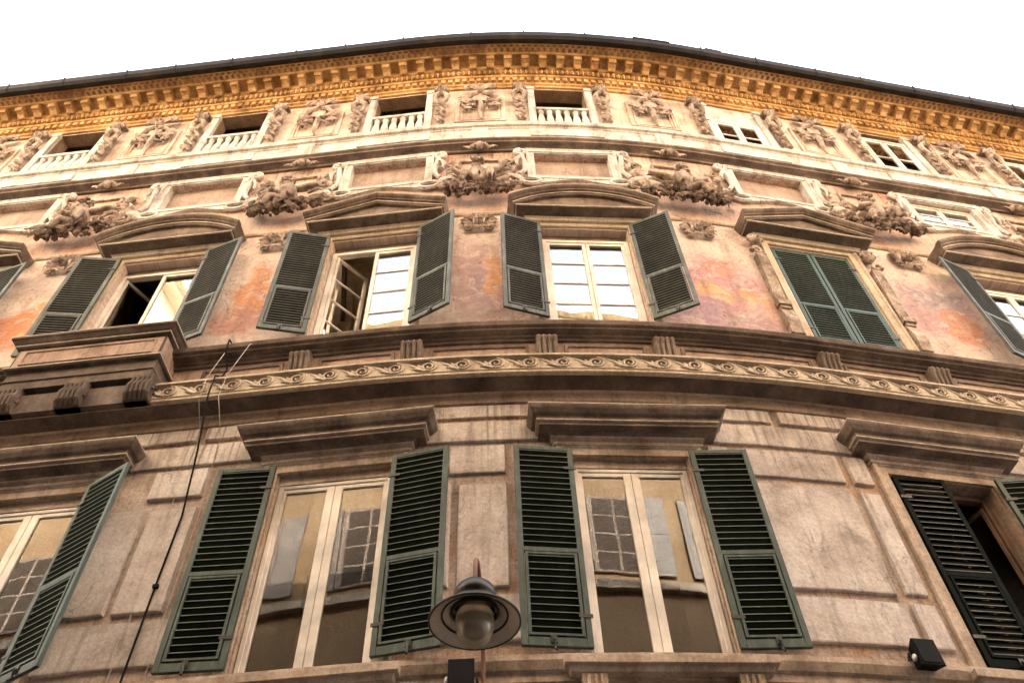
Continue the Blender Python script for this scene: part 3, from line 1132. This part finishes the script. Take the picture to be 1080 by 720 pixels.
for x in (-.86, 0.07, 1.0):
    m = MB()
    m.prism([(.0, 10.5), (.44, 10.5), (.50, 10.58), (.51, 10.74), (.46, 10.84), (.47, 10.955), (.0, 10.955)], [x - .17, x + .17])
    for i in range(5):
        xx = x - .13 + i * .065
        m.tube([(xx, .44, 10.52), (xx, .505, 10.59), (xx, .515, 10.74), (xx, .465, 10.85), (xx, .47, 10.94)], .028, 6)
    for sd in (-1, 1):
        m.tube([(x + sd * .175, .34 + .11 * math.cos(q * .7) * (1 - q / 14), 10.68 + .11 * math.sin(q * .7) * (1 - q / 14)) for q in range(13)], .022, 5)
    build('bracket', m, M['shade_stone'], bal, bevel=.006)


# --- mezzanine: white frames with scrolls round blind panels, two of them glazed
def spiral(c, r, turns, d, start=0.0, sgn=1, n=20, depth=.03):
    return [(c[0] + r * (1 - i / n * .82) * math.cos(start + sgn * turns * 2 * math.pi * i / n), d + depth * i / n, c[1] + r * (1 - i / n * .82) * math.sin(start + sgn * turns * 2 * math.pi * i / n)) for i in range(n + 1)]


m = MB()
m.sweep([(.735, 16.77), (.735, 17.75), (-.735, 17.75), (-.735, 16.77)], [(-.1, 0), (.06, 0), (.06, -.10), (.09, -.12), (.09, -.155), (-.02, -.16)], closed=True)
m.box(-1.0, 1.0, 0, .08, 17.78, 17.9)
for sd in (-1, 1):
    m.tube(spiral((sd * 1.0, 17.72), .13, 1.6, .07, math.pi * (0.5), -sd), [.045 - .0012 * i for i in range(21)], 6)
    m.tube([(sd * .98, .08, 17.6), (sd * .96, .09, 17.35), (sd * .92, .08, 17.1), (sd * .95, .08, 16.9), (sd * 1.05, .09, 16.72)], [.05, .06, .055, .05, .04], 6)
    m.tube([(sd * 1.02, .12, 17.45), (sd * 1.1, .13, 17.3), (sd * 1.08, .1, 17.12)], [.03, .045, .02], 5)
    m.tube([(sd * (.84 + .19 * math.cos(q * .524)), .06, 16.53 + .105 * math.sin(q * .524)) for q in range(13)], .045, 6)
    m.cur = 1
    m.add([(sd * (.84 + .16 * math.cos(q * .524)), .012, 16.53 + .08 * math.sin(q * .524)) for q in range(12)], [tuple(range(12))])  # dark disc paints the shade inside the eye ring
    m.cur = 0
    xs_ = [sd * .68, sd * .55, sd * .4, sd * .25, sd * .12, 0]
    up_ = [16.62, 16.66, 16.7, 16.73, 16.745, 16.75]
    lo_ = [16.44, 16.47, 16.52, 16.57, 16.60, 16.61]
    vs_ = [(x, .075, z) for x, z in zip(xs_, up_)] + [(x, .075, z) for x, z in zip(xs_, lo_)] + [(x, -.01, z) for x, z in zip(xs_, up_)] + [(x, -.01, z) for x, z in zip(xs_, lo_)]
    m.add(vs_, [(i_, i_ + 1, i_ + 7, i_ + 6) for i_ in range(5)] + [(i_ + 6, i_ + 7, i_ + 19, i_ + 18) for i_ in range(5)] + [(i_, i_ + 1, i_ + 13, i_ + 12) for i_ in range(5)])
    for q in range(4):
        m.leaf((sd * (1.02 + .03 * q), .09, 16.5 + .05 * q), .2, .12, math.pi / 2 - sd * (.5 + .35 * q), .5)
mf = None
for a in U_AX:
    k = on_wall(a, 0)
    if mf is None:
        mf = build('mezzanine_frame', m, [M['white'], M['recess']], palace, bevel=0, **k)
    else:
        copy_part(mf, palace, k['loc'], k['rot'])
    if a in (9.12, 12.75):
        wf = window_frame(a, .74, 16.79, 17.73, -.08, M['white_wood'], .06)
        sash(wf, -.68, -.01, 16.85, 17.67, -.075, M['white_wood'], M['glass2'], 3, .05)
        sash(wf, .01, .68, 16.85, 17.67, -.075, M['white_wood'], M['glass2'], 3, .05)
        room(a, .74, 16.78, 17.74, M['interior'], front=-.12, deep=1.0)
    else:
        q = MB()
        q.add([(-.76, -.115, 16.76), (.76, -.115, 16.76), (.76, -.115, 17.76), (-.76, -.115, 17.76)], [(0, 1, 2, 3)])
        build('blind_panel', q, M['blind'], palace, **k)


# --- carved figures
def skin_points(verts, edges, radii, sub=2):
    me = bpy.data.meshes.new('armature_line')
    me.from_pydata(verts, edges, [])
    o = bpy.data.objects.new('armature_line', me)
    COL.objects.link(o)
    sk = o.modifiers.new('skin', 'SKIN')
    sk.use_smooth_shade = True
    for i, r in enumerate(radii):
        me.skin_vertices[0].data[i].radius = (r, r)
        me.skin_vertices[0].data[i].use_root = (i == 0)
    ss = o.modifiers.new('sub', 'SUBSURF')
    ss.levels = ss.render_levels = sub
    dg = bpy.context.evaluated_depsgraph_get()
    ev = o.evaluated_get(dg).to_mesh()
    vs = [tuple(v.co) for v in ev.vertices]
    fs = [tuple(p.vertices) for p in ev.polygons]
    bpy.data.objects.remove(o)
    return vs, fs


def putto(pose):
    """winged child seated on the swag; (x, d, z) with the seat at 0, 0.2, 0"""
    al, ar, ll, lr, lean = pose
    V = [(0, .2, 0), (lean * .4, .22, .2), (lean * .9, .2, .40), (lean, .22, .50), (lean * 1.1, .25, .64),      # 0-4 pelvis, belly, chest, neck, head
         (lean - .17, .2, .40), (lean + .17, .2, .40)]                                                            # 5,6 shoulders
    V += [al[0], al[1], ar[0], ar[1]]                                                                            # 7..10 elbows, hands
    V += [(-.11, .22, -.03), (.11, .22, -.03), ll[0], ll[1], ll[2], lr[0], lr[1], lr[2]]                          # 11.. hips, knee, ankle, toe
    E_ = [(0, 1), (1, 2), (2, 3), (3, 4), (2, 5), (2, 6), (5, 7), (7, 8), (6, 9), (9, 10), (0, 11), (0, 12), (11, 13), (13, 14), (14, 15), (12, 16), (16, 17), (17, 18)]
    Rr = [.15, .155, .15, .07, .135, .08, .08, .062, .05, .062, .05, .11, .11, .085, .05, .035, .085, .05, .035]
    vs, fs = skin_points(V, E_, Rr)
    mb = MB()
    mb.add(vs, fs)
    h = Vector((lean * 1.1, .25, .66))
    mb.ball(h + Vector((0, .125, -.02)), (.025, .03, .035), 1)                       # nose
    for sd in (-1, 1):
        mb.ball(h + Vector((sd * .05, .115, -.03)), .04, 1)                          # cheeks
        mb.ball(h + Vector((sd * .048, .118, .025)), .02, 1)                         # eyes
        mb.ball(h + Vector((sd * .135, .02, 0)), (.02, .03, .035), 1)                # ears
    mb.ball(h + Vector((0, .11, -.075)), (.035, .025, .014), 1)                      # mouth
    for q in range(16):                                                              # curls
        an = random.uniform(0, 2 * math.pi)
        el = random.uniform(.3, 1.4)
        mb.ball(h + Vector((.14 * math.cos(an) * math.cos(el), .12 * math.sin(an) * math.cos(el), .04 + .12 * math.sin(el))), random.uniform(.03, .05), 1)
    return mb


POSES = [
    # (elbow, hand) left, right; (knee, ankle, toe) left, right; lean
    (((-.36, .22, .32), (-.52, .3, .42)), ((.38, .2, .52), (.50, .22, .80)), ((-.25, .42, .0), (-.30, .42, -.30), (-.33, .5, -.36)), ((.22, .44, .06), (.20, .44, -.28), (.21, .54, -.33)), -.05),
    (((-.34, .3, .28), (-.24, .42, .12)), ((.36, .26, .36), (.58, .3, .34)), ((-.28, .36, -.06), (-.34, .36, -.36), (-.38, .44, -.42)), ((.16, .46, .04), (.16, .46, -.30), (.17, .56, -.36)), -.08),
    (((-.40, .2, .50), (-.62, .22, .56)), ((.34, .28, .26), (.42, .4, .10)), ((-.2, .46, .06), (-.16, .46, -.26), (-.16, .56, -.30)), ((.30, .36, -.04), (.38, .34, -.30), (.44, .42, -.35)), .06),
]
FIG = [putto(p) for p in POSES]


def swag(n, hw, sag, fat, seed):
    rnd = random.Random(seed)
    m = MB()
    for i in range(int(n * 1.6)):
        u = rnd.uniform(-1, 1)
        x = u * hw
        th = fat * (1 - .55 * abs(u) ** 2)
        z = -sag * (1 - u * u) + rnd.uniform(-th, th)
        d = .10 + (1 - abs(u)) * .12 + rnd.uniform(0, .14)
        r = rnd.uniform(.03, .072)
        m.ball((x, d, z), (r, r, r * rnd.uniform(.85, 1.2)), 1)
        if i % 3 == 0:
            m.leaf((x, d + .02, z), rnd.uniform(.16, .28), rnd.uniform(.09, .15), rnd.uniform(0, 6.28), rnd.uniform(.4, 1.0))
    return m


def roughen(m, a, seed):
    """chips and wear: every point moved a little"""
    rnd = random.Random(seed)
    m.v = [(x + rnd.uniform(-a, a), d + rnd.uniform(-a, a), z + rnd.uniform(-a, a)) for x, d, z in m.v]
    return m


def scrollwork(seed, hw):
    rnd = random.Random(seed)
    m = MB()
    # tablet behind the figure
    m.sweep([(.36, 17.0), (.36, 17.48), (-.36, 17.48), (-.36, 17.0)], [(-.02, 0), (.05, 0), (.05, -.05), (-.02, -.06)], closed=True)
    for sd in (-1, 1):
        m.tube(spiral((sd * (hw - .12), 16.5), .17, 1.5, .07, 0 if sd < 0 else math.pi, sd), [.045 - .0014 * i for i in range(21)], 6)
        m.tube(spiral((sd * (hw - .22), 17.3), .13, 1.4, .06, math.pi / 2, sd), [.04 - .0012 * i for i in range(21)], 6)
        m.tube([(sd * (hw - .2), .07, 17.15), (sd * (hw - .1), .09, 16.95), (sd * (hw - .16), .09, 16.7)], [.03, .045, .03], 6)
        for q in range(12):
            m.leaf((sd * (hw - .25 + rnd.uniform(-.15, .15)), .06, 16.15 + .1 * q), rnd.uniform(.16, .30), .13, rnd.uniform(0, 6.28), .5)
        m.tube([(sd * .3, .12, 16.75), (sd * .48, .16, 16.85), (sd * .62, .15, 16.82)], [.05, .07, .02], 6, .5)     # wing
        m.tube([(sd * .3, .10, 16.68), (sd * .5, .14, 16.74), (sd * .6, .13, 16.68)], [.05, .06, .02], 6, .5)
    # small cresting under the cornice
    for q in range(9):
        an = math.pi * q / 8
        m.ball((.15 * math.cos(an), .17, 17.86 + .12 * math.sin(an)), .055, 1)
    m.ball((0, .2, 17.88), (.08, .08, .11), 2)
    m.leaf((.1, .15, 17.85), .25, .12, .1, .4)
    m.leaf((-.1, .15, 17.85), .25, .12, math.pi - .1, .4)
    return m


REL = [(-11.6, 1, .7), (-7.98, 1, .72), (-4.02, 1, .68), (-.47, 0, .62), (3.3, 2, .84), (7.2, 1, .80), (10.95, 2, .75), (14.6, 0, .7)]
for i, (s, pz, hw) in enumerate(REL):
    k = on_wall(s, 0)
    rl = build('cartouche_relief', roughen(scrollwork(i, hw + .15), .005, i), M['relief_light'], palace, **k)
    fruits = swag(int(95 * hw), hw, .16, .17, i * 3 + 1)
    fruits.v = [(x, d, z + 16.08) for x, d, z in fruits.v]
    build('fruit_swag', roughen(fruits, .007, i), M['fruit'], rl)
    f = MB()
    f.v = [(x, d, z + 16.28) for x, d, z in FIG[pz].v]
    f.f = list(FIG[pz].f)
    build('putto', f, M['relief'], rl, smooth=True)

# small masks on the moulding between the window heads
m = MB()
m.ball((0, .10, 15.02), (.085, .09, .115), 2)
m.ball((0, .195, 15.0), (.02, .03, .035), 1)
m.ball((0, .18, 14.945), (.035, .02, .014), 1)
for sd in (-1, 1):
    m.ball((sd * .036, .18, 15.045), .018, 1)
    m.ball((sd * .045, .17, 14.985), .025, 1)
    m.tube(spiral((sd * .22, 15.1), .09, 1.5, .05, math.pi if sd > 0 else 0, sd), [.03 - .0009 * i for i in range(21)], 6)
    m.tube(spiral((sd * .17, 14.82), .07, 1.4, .05, 0 if sd > 0 else math.pi, -sd), [.025 - .0007 * i for i in range(21)], 6)
    m.tube([(sd * .3, .05, 15.12), (sd * .27, .07, 14.98), (sd * .2, .07, 14.88)], [.02, .03, .02], 6)
    for q in range(4):
        m.leaf((sd * .1, .05, 14.9 + .07 * q), .22, .11, math.pi / 2 - sd * (2.0 - .3 * q), .6)
for q in range(7):
    m.leaf((.05 * math.cos(.52 * q), .08, 15.09), .17, .08, .52 * q, .7)
for q in range(3):
    m.leaf((0, .06, 14.92), .2, .1, -math.pi / 2 + (q - 1) * .6, .6)
roughen(m, .004, 3)
mk = None
for s in (-11.6, -7.83, -4.01, -.48, 3.34, 7.25, 10.95):
    k = on_wall(s, 0.02)
    if mk is None:
        mk = build('carved_mask', m, M['relief'], palace, **k)
    else:
        copy_part(mk, palace, k['loc'], k['rot'])


# --- attic: openings with balusters, carved consoles, trophy panels
m = MB()
m.box(-.08, .08, -.02, .075, 19.1, 21.335)
m.box(-.095, .095, -.02, .10, 21.12, 21.2)
m.box(-.09, .09, -.02, .09, 19.1, 19.24)
af = None
con = MB()      # console: head, drapery, tapering shaft
con.prism([(.0, 19.12), (.10, 19.12), (.10, 19.3), (.0, 19.3)], [-.12, .12])
con.prism([(.0, 19.3), (.07, 19.3), (.14, 20.6), (.0, 20.6)], [-.075, .075])
con.ball((0, .2, 20.95), (.10, .11, .14), 2)
con.ball((0, .31, 20.93), (.025, .04, .04), 1)
for q in range(9):
    con.ball((.12 * math.cos(q * .39), .19, 20.98 + .14 * math.sin(q * .39)), .05, 1)
for sd in (-1, 1):
    con.tube([(sd * .02, .2, 20.78), (sd * .13, .17, 20.68), (sd * .12, .15, 20.45), (sd * .05, .16, 20.3)], [.06, .07, .05, .02], 6)
for q in range(4):
    con.tube([(-.1, .12, 20.35 - .28 * q), (0, .17, 20.28 - .28 * q), (.1, .11, 20.18 - .28 * q)], [.03, .05, .03], 6)
con.box(-.15, .15, 0, .22, 21.1, 21.18)
for q in range(8):
    con.leaf((random.uniform(-.06, .06), .13, 19.5 + .15 * q), .2, .1, random.uniform(0, 6.28), .5)
roughen(con, .005, 4)
cns = None
tro = MB()      # panel with a trophy of arms and fruit
tro.sweep([(.55, 19.45), (.55, 20.75), (-.55, 20.75), (-.55, 19.45)], [(-.02, 0), (.05, 0), (.05, .04), (.03, .06), (.03, .09), (-.02, .1)], closed=True)
tro.sweep([(.42, 19.58), (.42, 20.6), (-.42, 20.6), (-.42, 19.58)], [(-.02, 0), (.03, 0), (.03, .03), (-.02, .04)], closed=True)
rnd = random.Random(5)
trc = MB()
trc.ball((0, .17, 20.95), (.10, .10, .14), 2)
for q in range(9):
    trc.leaf((.06 * math.cos(.39 * q), .14, 21.02), .2, .1, .39 * q, .7)
trc.ball((0, .28, 20.92), (.03, .05, .05), 1)
trc.prism([(.0, 20.45), (.12, 20.42), (.14, 20.78), (.0, 20.8)], [-.15, .15])
for sd in (-1, 1):
    trc.ball((sd * .055, .26, 20.98), .028, 1)
    for q in range(26):
        trc.ball((sd * rnd.uniform(.1, .44), rnd.uniform(.05, .13), rnd.uniform(20.08, 20.52)), rnd.uniform(.02, .05), 1)
    for q in range(12):
        trc.leaf((sd * rnd.uniform(.1, .3), .08, rnd.uniform(20.1, 20.6)), .24, .12, math.pi / 2 - sd * rnd.uniform(.6, 2.4), .5)
    trc.tube(spiral((sd * .24, 21.16), .14, 1.5, .12, math.pi if sd > 0 else 0, -sd), [.05 - .0015 * i for i in range(21)], 6)
    trc.tube([(sd * .05, .16, 20.75), (sd * .22, .14, 20.7), (sd * .35, .1, 20.5)], [.05, .06, .03], 6)
trc.tube([(0, .08, 20.4), (.02, .1, 20.1), (0, .08, 19.8), (.03, .05, 19.55)], [.06, .07, .05, .02], 6)
bals = MB()
bals.lathe([(.075, 0), (.075, .06), (.05, .09), (.06, .16), (.088, .3), (.085, .44), (.06, .6), (.045, .74), (.07, .78), (.07, .84)], 10, (0, .0, 19.12))
bal0 = None
ts = None
for a in U_AX:
    k = on_wall(a, 0)
    for sd in (-1, 1):
        kk = on_wall(a + sd * .655, 0)
        if af is None:
            af = build('attic_pilaster', m, M['white'], palace, bevel=.005, **kk)
        else:
            copy_part(af, palace, kk['loc'], kk['rot'])
    if a in (9.12, 12.75):
        wf = window_frame(a, .57, 19.14, 20.98, -.02, M['white_wood'], .06)
        sash(wf, -.51, -.01, 19.2, 20.92, -.02, M['white_wood'], M['glass2'], 2, .06)
        sash(wf, .01, .51, 19.2, 20.92, -.02, M['white_wood'], M['glass2'], 2, .06)
    elif abs(a - 5.34) < .1:
        wf = window_frame(a, .57, 19.14, 20.5, -.02, M['white_wood'], .07)
        sash(wf, -.5, -.01, 19.2, 20.43, -.02, M['white_wood'], M['glass2'], 2, .06)
        sash(wf, .01, .5, 19.2, 20.43, -.02, M['white_wood'], M['glass2'], 2, .06)
        q = MB()
        q.box(-.575, .575, -.1, .01, 20.5, 21.29)
        build('head_board', q, M['white'], wf)
    else:
        q = MB()
        q.box(-.575, .575, -.09, .09, 19.96, 20.06)
        bl = build('balustrade', q, M['white'], palace, bevel=.01, **k)
        for i in range(6):
            if bal0 is None:
                bal0 = build('baluster', bals, M['white'], bl, smooth=True)
                bal0.location = (-.475, 0, 0)
            else:
                copy_part(bal0, bl, (-.475 + i * .19, 0, 0), 0)
    for sd in (-1, 1):
        kk = on_wall(a + sd * .92, 0)
        if cns is None:
            cns = build('carved_console', con, M['relief_light'], palace, bevel=0, **kk)
        else:
            copy_part(cns, palace, kk['loc'], kk['rot'])
ax = sorted(U_AX)
for a, b in zip(ax, ax[1:]):
    k = on_wall((a + b) / 2, 0)
    if ts is None:
        ts = build('trophy_panel', tro, M['attic'], palace, bevel=.004, **k)
        build('trophy_carving', roughen(trc, .006, 9), M['relief'], ts)
    else:
        copy_part(ts, palace, k['loc'], k['rot'])
# --- main cornice: egg rows, modillions, soffit, gutter
eg = MB()
s = SMIN + .2
while s < SMAX - .2:
    eg.ball((s, .215, 21.865), (.046, .055, .125), 1)
    eg.box(s + .055, s + .065, .19, .245, 21.76, 21.98)
    s += .12
s = SMIN + .2
while s < SMAX - .2:
    eg.box(s - .05, s + .05, .09, .165, 21.50, 21.665)
    s += .165
eg.cur = 1
s = SMIN + .1
while s < SMAX - .1:
    eg.ball((s, .75, 22.125), (.05, .04, .03), 1)
    eg.ball((s + .07, .65, 22.13), (.045, .06, .02), 1)
    s += .14
co = course('main_cornice', [(-.02, 21.34), (.05, 21.34), (.06, 21.40), (.10, 21.42), (.10, 21.69), (.17, 21.70), (.185, 21.735), (.185, 21.99), (.25, 22.0), (.27, 22.03), (.27, 22.165),
                             (.535, 22.175), (.535, 22.11), (.57, 22.10), (.59, 22.13), (.76, 22.135), (.78, 22.10), (.81, 22.10), (.84, 22.18), (-.02, 22.24)], [M['gold'], M['gold_dark']], extra=eg)
mo = MB()
mo.prism([(.26, 21.965), (.30, 21.955), (.38, 22.0), (.46, 22.01), (.50, 21.99), (.53, 22.02), (.53, 22.10), (.26, 22.10)], [-.085, .085])
mo.prism([(.26, 22.10), (.55, 22.10), (.555, 22.15), (.26, 22.15)], [-.105, .105])
mp = None
s = -15.9
while s < 17:
    k = on_wall(s, 0)
    if mp is None:
        mp = build('modillion', mo, M['gold'], palace, bevel=.006, **k)
    else:
        copy_part(mp, palace, k['loc'], k['rot'])
    s += .402

gp = [(.80, 22.10), (.85, 22.045), (.93, 22.05), (.99, 22.12), (1.01, 22.31), (.99, 22.32), (.97, 22.14), (.92, 22.075), (.86, 22.07), (.80, 22.12)]
hk = MB()
s = SMIN + .3
i = 0
while s < SMAX:
    hk.prism([(.82, 22.06), (.93, 22.03), (1.0, 22.11), (1.025, 22.36), (1.01, 22.36), (.985, 22.12), (.93, 22.045), (.82, 22.07)], [s - .02, s + .02])
    s += 1.35 + .2 * math.sin(i * 2.1)
    i += 1
gt = course('gutter', gp, M['gutter'], extra=hk)
rf = MB()
prof = [(.97, 22.27)]
nr = 22
for i in range(nr):
    d0, z0 = .97 - i * .32, 22.30 + i * .13
    prof += [(d0, z0 + .03), (d0 - .32, z0 + .13)]
prof += [(-6.1, 22.25)]
rf.prism(prof, steps(SMIN, SMAX, .5))
build('roof', rf, M['tile'], palace, bent=True)
# lifted slates and a flashing strip at the roof edge
for q in ([(3.0, 1.03, 22.36), (3.85, 1.03, 22.35), (3.85, .7, 22.5), (3.0, .7, 22.5)], [(4.72, 1.0, 22.46), (5.1, 1.02, 22.36), (5.1, .7, 22.5), (4.72, .7, 22.6)]):
    ls = MB()
    ls.add(q + [(a, b, c - .03) for a, b, c in q], [(0, 1, 2, 3), (4, 5, 6, 7), (0, 1, 5, 4), (1, 2, 6, 5), (2, 3, 7, 6), (3, 0, 4, 7)])
    build('loose_slate', ls, M['tile'], palace, bent=True)

# ------------------------------------------------------------------ things on the wall
# street lamp on a swan-neck arm
LS, LD, LZc = -.405, 1.5, 5.92
lamp = thing('street_lamp', 'white enamel street lamp with bulb globe on a swan-neck wall arm', 'street lamp', P(LS, 0, 0))
lamp.rotation_euler = (0, 0, PH(LS))
lamp.location = P(LS, 0, 5.0)
zz = LZc - 5.0
m = MB()
r0 = .365
m.lathe([(r0 + .004, -.012), (r0, .005), (.33, .03), (.27, .065), (.20, .11), (.165, .15), (.16, .155), (.155, .14), (.19, .098), (.262, .052), (.325, .015), (r0 - .012, -.008)], 40, (0, LD, zz), ring=True)
build('lamp_shade', m, M['enamel'], lamp, smooth=True)
m = MB()
m.lathe([(.19, .128), (.172, .15), (.162, .20), (.178, .21), (.178, .25), (.155, .31), (.11, .355), (.05, .375), (.03, .40), (.0005, .40)], 40, (0, LD, zz))
build('lamp_cap', m, M['iron'], lamp, smooth=True)
m = MB()
m.lathe([(.192, .11), (.198, .08), (.19, .066), (.172, .066), (.172, .11)], 40, (0, LD, zz), ring=True)
m.lathe([(.268, .058), (.274, .044), (.268, .036), (.258, .042), (.258, .06)], 40, (0, LD, zz), ring=True)
m.lathe([(r0 + .008, -.014), (r0 + .008, .002), (r0 - .002, .004), (r0 - .006, -.014)], 40, (0, LD, zz), ring=True)
build('lamp_ring', m, M['iron'], lamp, smooth=True)
tglob = NT('milky_globe')
tglob.b.inputs['Base Color'].default_value = (.80, .72, .55, 1)
tglob.b.inputs['Roughness'].default_value = .12
tglob.b.inputs['Transmission Weight'].default_value = .8
tglob.b.inputs['IOR'].default_value = 1.4
M['globe'] = tglob.m
m = MB()
m.lathe([(.145, .09), (.155, .03), (.156, -.03), (.148, -.09), (.125, -.15), (.09, -.195), (.045, -.222), (.015, -.232), (.0005, -.233)], 32, (0, LD, zz))
build('lamp_globe', m, M['globe'], lamp, smooth=True)
m = MB()
pts = [(-.0, .10, -1.2), (-.0, .10, 1.35)]
for i in range(1, 19):
    q = math.pi * i / 18
    pts.append((0, .10 + (LD - .10) / 2 * (1 - math.cos(q)), 1.35 + .50 * math.sin(q)))
pts.append((0, LD, zz + .36))
m.tube(pts, .02, 8)
build('lamp_arm', m, M['rust'], lamp, smooth=True)
m = MB()
m.box(-.05, .05, .0, .13, -.6, -.5)
m.box(-.05, .05, .0, .13, .55, .65)
m.box(-.09, .09, -.002, .02, -.7, .75)
build('wall_plate', m, M['iron'], lamp, bevel=.006)

# two black spotlights fixed to the wall
for s, z, lab, tilt in ((3.87, 6.56, 'black boxy spotlight on the pier by the dark half-open window', .3), (-.60, 6.28, 'black spotlight with small white knob just behind the street lamp', .15)):
    fl = thing('wall_spotlight', lab, 'spotlight', P(s, 0, z))
    fl.rotation_euler = (0, 0, PH(s))
    fl['group'] = 'spotlights on the lower wall'
    m = MB()
    w = .125
    vs = [(-w * .8, .12, -.13), (w * .8, .12, -.13), (w * .8, .12, .09), (-w * .8, .12, .09), (-w, .28, -.17), (w, .28, -.17), (w, .26, .14), (-w, .26, .14)]
    m.add(vs, [(0, 1, 2, 3), (4, 5, 6, 7), (0, 1, 5, 4), (1, 2, 6, 5), (2, 3, 7, 6), (3, 0, 4, 7)])
    for q in range(5):
        x = -.1 + q * .05
        m.box(x - .008, x + .008, .09, .12, -.12, .07)
    build('housing', m, M['rubber'], fl, bevel=.012)
    m = MB()
    m.box(-.05, .05, -.002, .015, -.1, .1)
    m.tube([(0, .01, -.02), (0, .1, .0)], .025, 8)
    m.tube([(-w - .015, .2, -.05), (-w - .015, .06, -.02), (-.04, .05, 0), (.04, .05, 0), (w + .015, .06, -.02), (w + .015, .2, -.05)], .012, 6)
    build('bracket', m, M['iron'], fl)
    m = MB()
    m.ball((-w - .01, .22, -.06), (.022, .03, .04), 2)
    build('knob', m, M['lens'], fl, smooth=True)
    m = MB()
    m.add([(-w * .85, .286, -.14), (w * .85, .286, -.14), (w * .85, .268, .115), (-w * .85, .268, .115)], [(0, 1, 2, 3)])
    build('front_glass', m, M['rubber'], fl)


# cables on the wall
def cable(name, pts, r, mat, label, clips=()):
    m = MB()
    base = P(pts[0][0], 0, pts[-1][2])
    m.tube([P(*p) - base for p in pts], r, 6)
    me_fix = MB()
    me_fix.v = [(x, -y, z) for x, y, z in m.v]
    me_fix.f = m.f
    o = build(name, me_fix, mat, None, loc=base, smooth=True)
    tag(o, label, 'cable')
    if clips:
        for s, d, z in clips:
            c = MB()
            p = P(s, d, z) - base
            c.add([(p.x + a, -p.y + b, p.z + e) for a in (-.03, .03) for b in (-.035, .03) for e in (-.02, .02)], [(0, 1, 3, 2), (4, 5, 7, 6), (0, 1, 5, 4), (2, 3, 7, 6), (0, 2, 6, 4), (1, 3, 7, 5)])
            build('clip', c, M['rubber'], o)
    return o


cable('black_cable', [(-3.93, .06, 0.2), (-3.93, .06, 5), (-3.93, .08, 6.6), (-3.94, .06, 7.7), (-3.92, .07, 8.7), (-3.94, .2, 9.6), (-3.95, .40, 10.4), (-3.95, .42, 10.5), (-3.95, .42, 10.86), (-3.99, .2, 11.1), (-4.02, .1, 11.4), (-4.03, .28, 11.62), (-4.03, .29, 11.85), (-4.05, .03, 11.98)], .013, M['rubber'],
      'thick black cable running down the wall beside the balcony', [(-3.93, .06, 7.7)])
cable('thin_wire', [(-3.70, .03, .2), (-3.72, .05, 6.6), (-3.74, .04, 8.9), (-3.8, .05, 10.05), (-3.8, .42, 10.42), (-3.78, .43, 10.85), (-3.7, .28, 11.7), (-3.66, .03, 12.1)], .006, M['wire'], 'thin pale wire just right of the thick black cable')
cable('thin_wire', [(-4.1, .03, .2), (-4.1, .04, 6.6), (-4.12, .04, 8.9), (-4.08, .05, 10.1), (-4.06, .42, 10.42), (-4.05, .43, 10.85), (-4.03, .28, 11.55)], .005, M['wire'], 'thin pale wire just left of the thick black cable')


# ------------------------------------------------------------------ houses behind the camera: ochre one mirrored in panes, others added for light
def plain_house(name, label, x0, x1, y0, y1, h, mat, face, rows, pitch, off=0.0):
    o = thing(name, label, 'house', ((x0 + x1) / 2, (y0 + y1) / 2, 0))
    base = Vector(o.location)

    def pbox(m, ax0, ax1, ay0, ay1, z0, z1):
        m.box(ax0 - base.x, ax1 - base.x, -(ay0 - base.y), -(ay1 - base.y), z0, z1)
    m = MB()
    pbox(m, x0, x1, y0, y1, 0, h)
    build('wall', m, mat, o)
    m = MB()
    if face:
        pbox(m, x0 + .02, x1 - .02, y1 - .3, y1 + .12, 0, 13.6)
        build('rusticated_base', m, M['dark_house'], o)
    m = MB()
    pbox(m, x0 - .8, x1 + .8, y0 - .8, y1 + .9, h, h + .35)
    pbox(m, x0 - .5, x1 + .5, y0 - .5, y1 + .6, h - .35, h - .01)
    build('roof', m, M['pale_house'], o)
    if face:
        m = MB()
        for z in rows:
            pbox(m, x0, x1, y1 + .001, y1 + .18, z - .55, z - .3)
        build('string_course', m, M['band'], o)
        n = int((x1 - x0) / pitch)
        w = None
        for z in rows:
            for i in range(n):
                x = x0 + off + (i + .5) * pitch
                if abs(x) > 16:
                    continue
                if w is None:
                    q = MB()
                    q.box(-.75, .75, .002, .08, 0, 2.6)
                    w = build('window', q, M['blind'], o, bevel=.01)
                    q = MB()
                    for a in (-.6, .04):
                        for b in range(4):
                            q.box(a, a + .56, .07, .085, .08 + b * .62, .64 + b * .62)
                    build('pane', q, M['interior'], w)
                    q = MB()
                    for sd in (-1, 1):
                        a, b = sorted((sd * .78, sd * 1.42))
                        q.box(a, b, .03, .09, -.05, 2.65)
                        for c in range(2):
                            q.box(a + .08, b - .08, .085, .10, .08 + c * 1.28, 1.24 + c * 1.28)
                    build('shutter', q, M['taupe'], w)
                    w.location = (x - base.x, y1 - base.y + (.12 if z < 13 else 0), z)
                    w.rotation_euler = (0, 0, math.pi)
                else:
                    copy_part(w, o, (x - base.x, y1 - base.y + (.12 if z < 13 else 0), z), math.pi)
    return o


plain_house('ochre_house', 'ochre house across the street, mirrored in the lower window panes', -17.5, 50, -14, -2.6, 26.4, M['ochre_house'], True, [5.0, 10.4, 16.0, 21.6], 3.3, .35)
plain_house('light_bounce_house', 'added pale house beside the ochre one, bouncing light to the cornice', -44, -17.6, -14, -1.4, 36.0, M['pale_house'], True, [5.4, 11.0, 16.6, 21.0, 26.5], 3.3, 1.2)  # pale, tall and near: added to bounce sunlight onto the left cornice
plain_house('plain_house', 'unseen plain house added at the street end as a sun screen', -62, -46, -2.5, 24, 20.0, M['ochre_house'], False, [], 1)  # out of view, put in to block low sun from the left
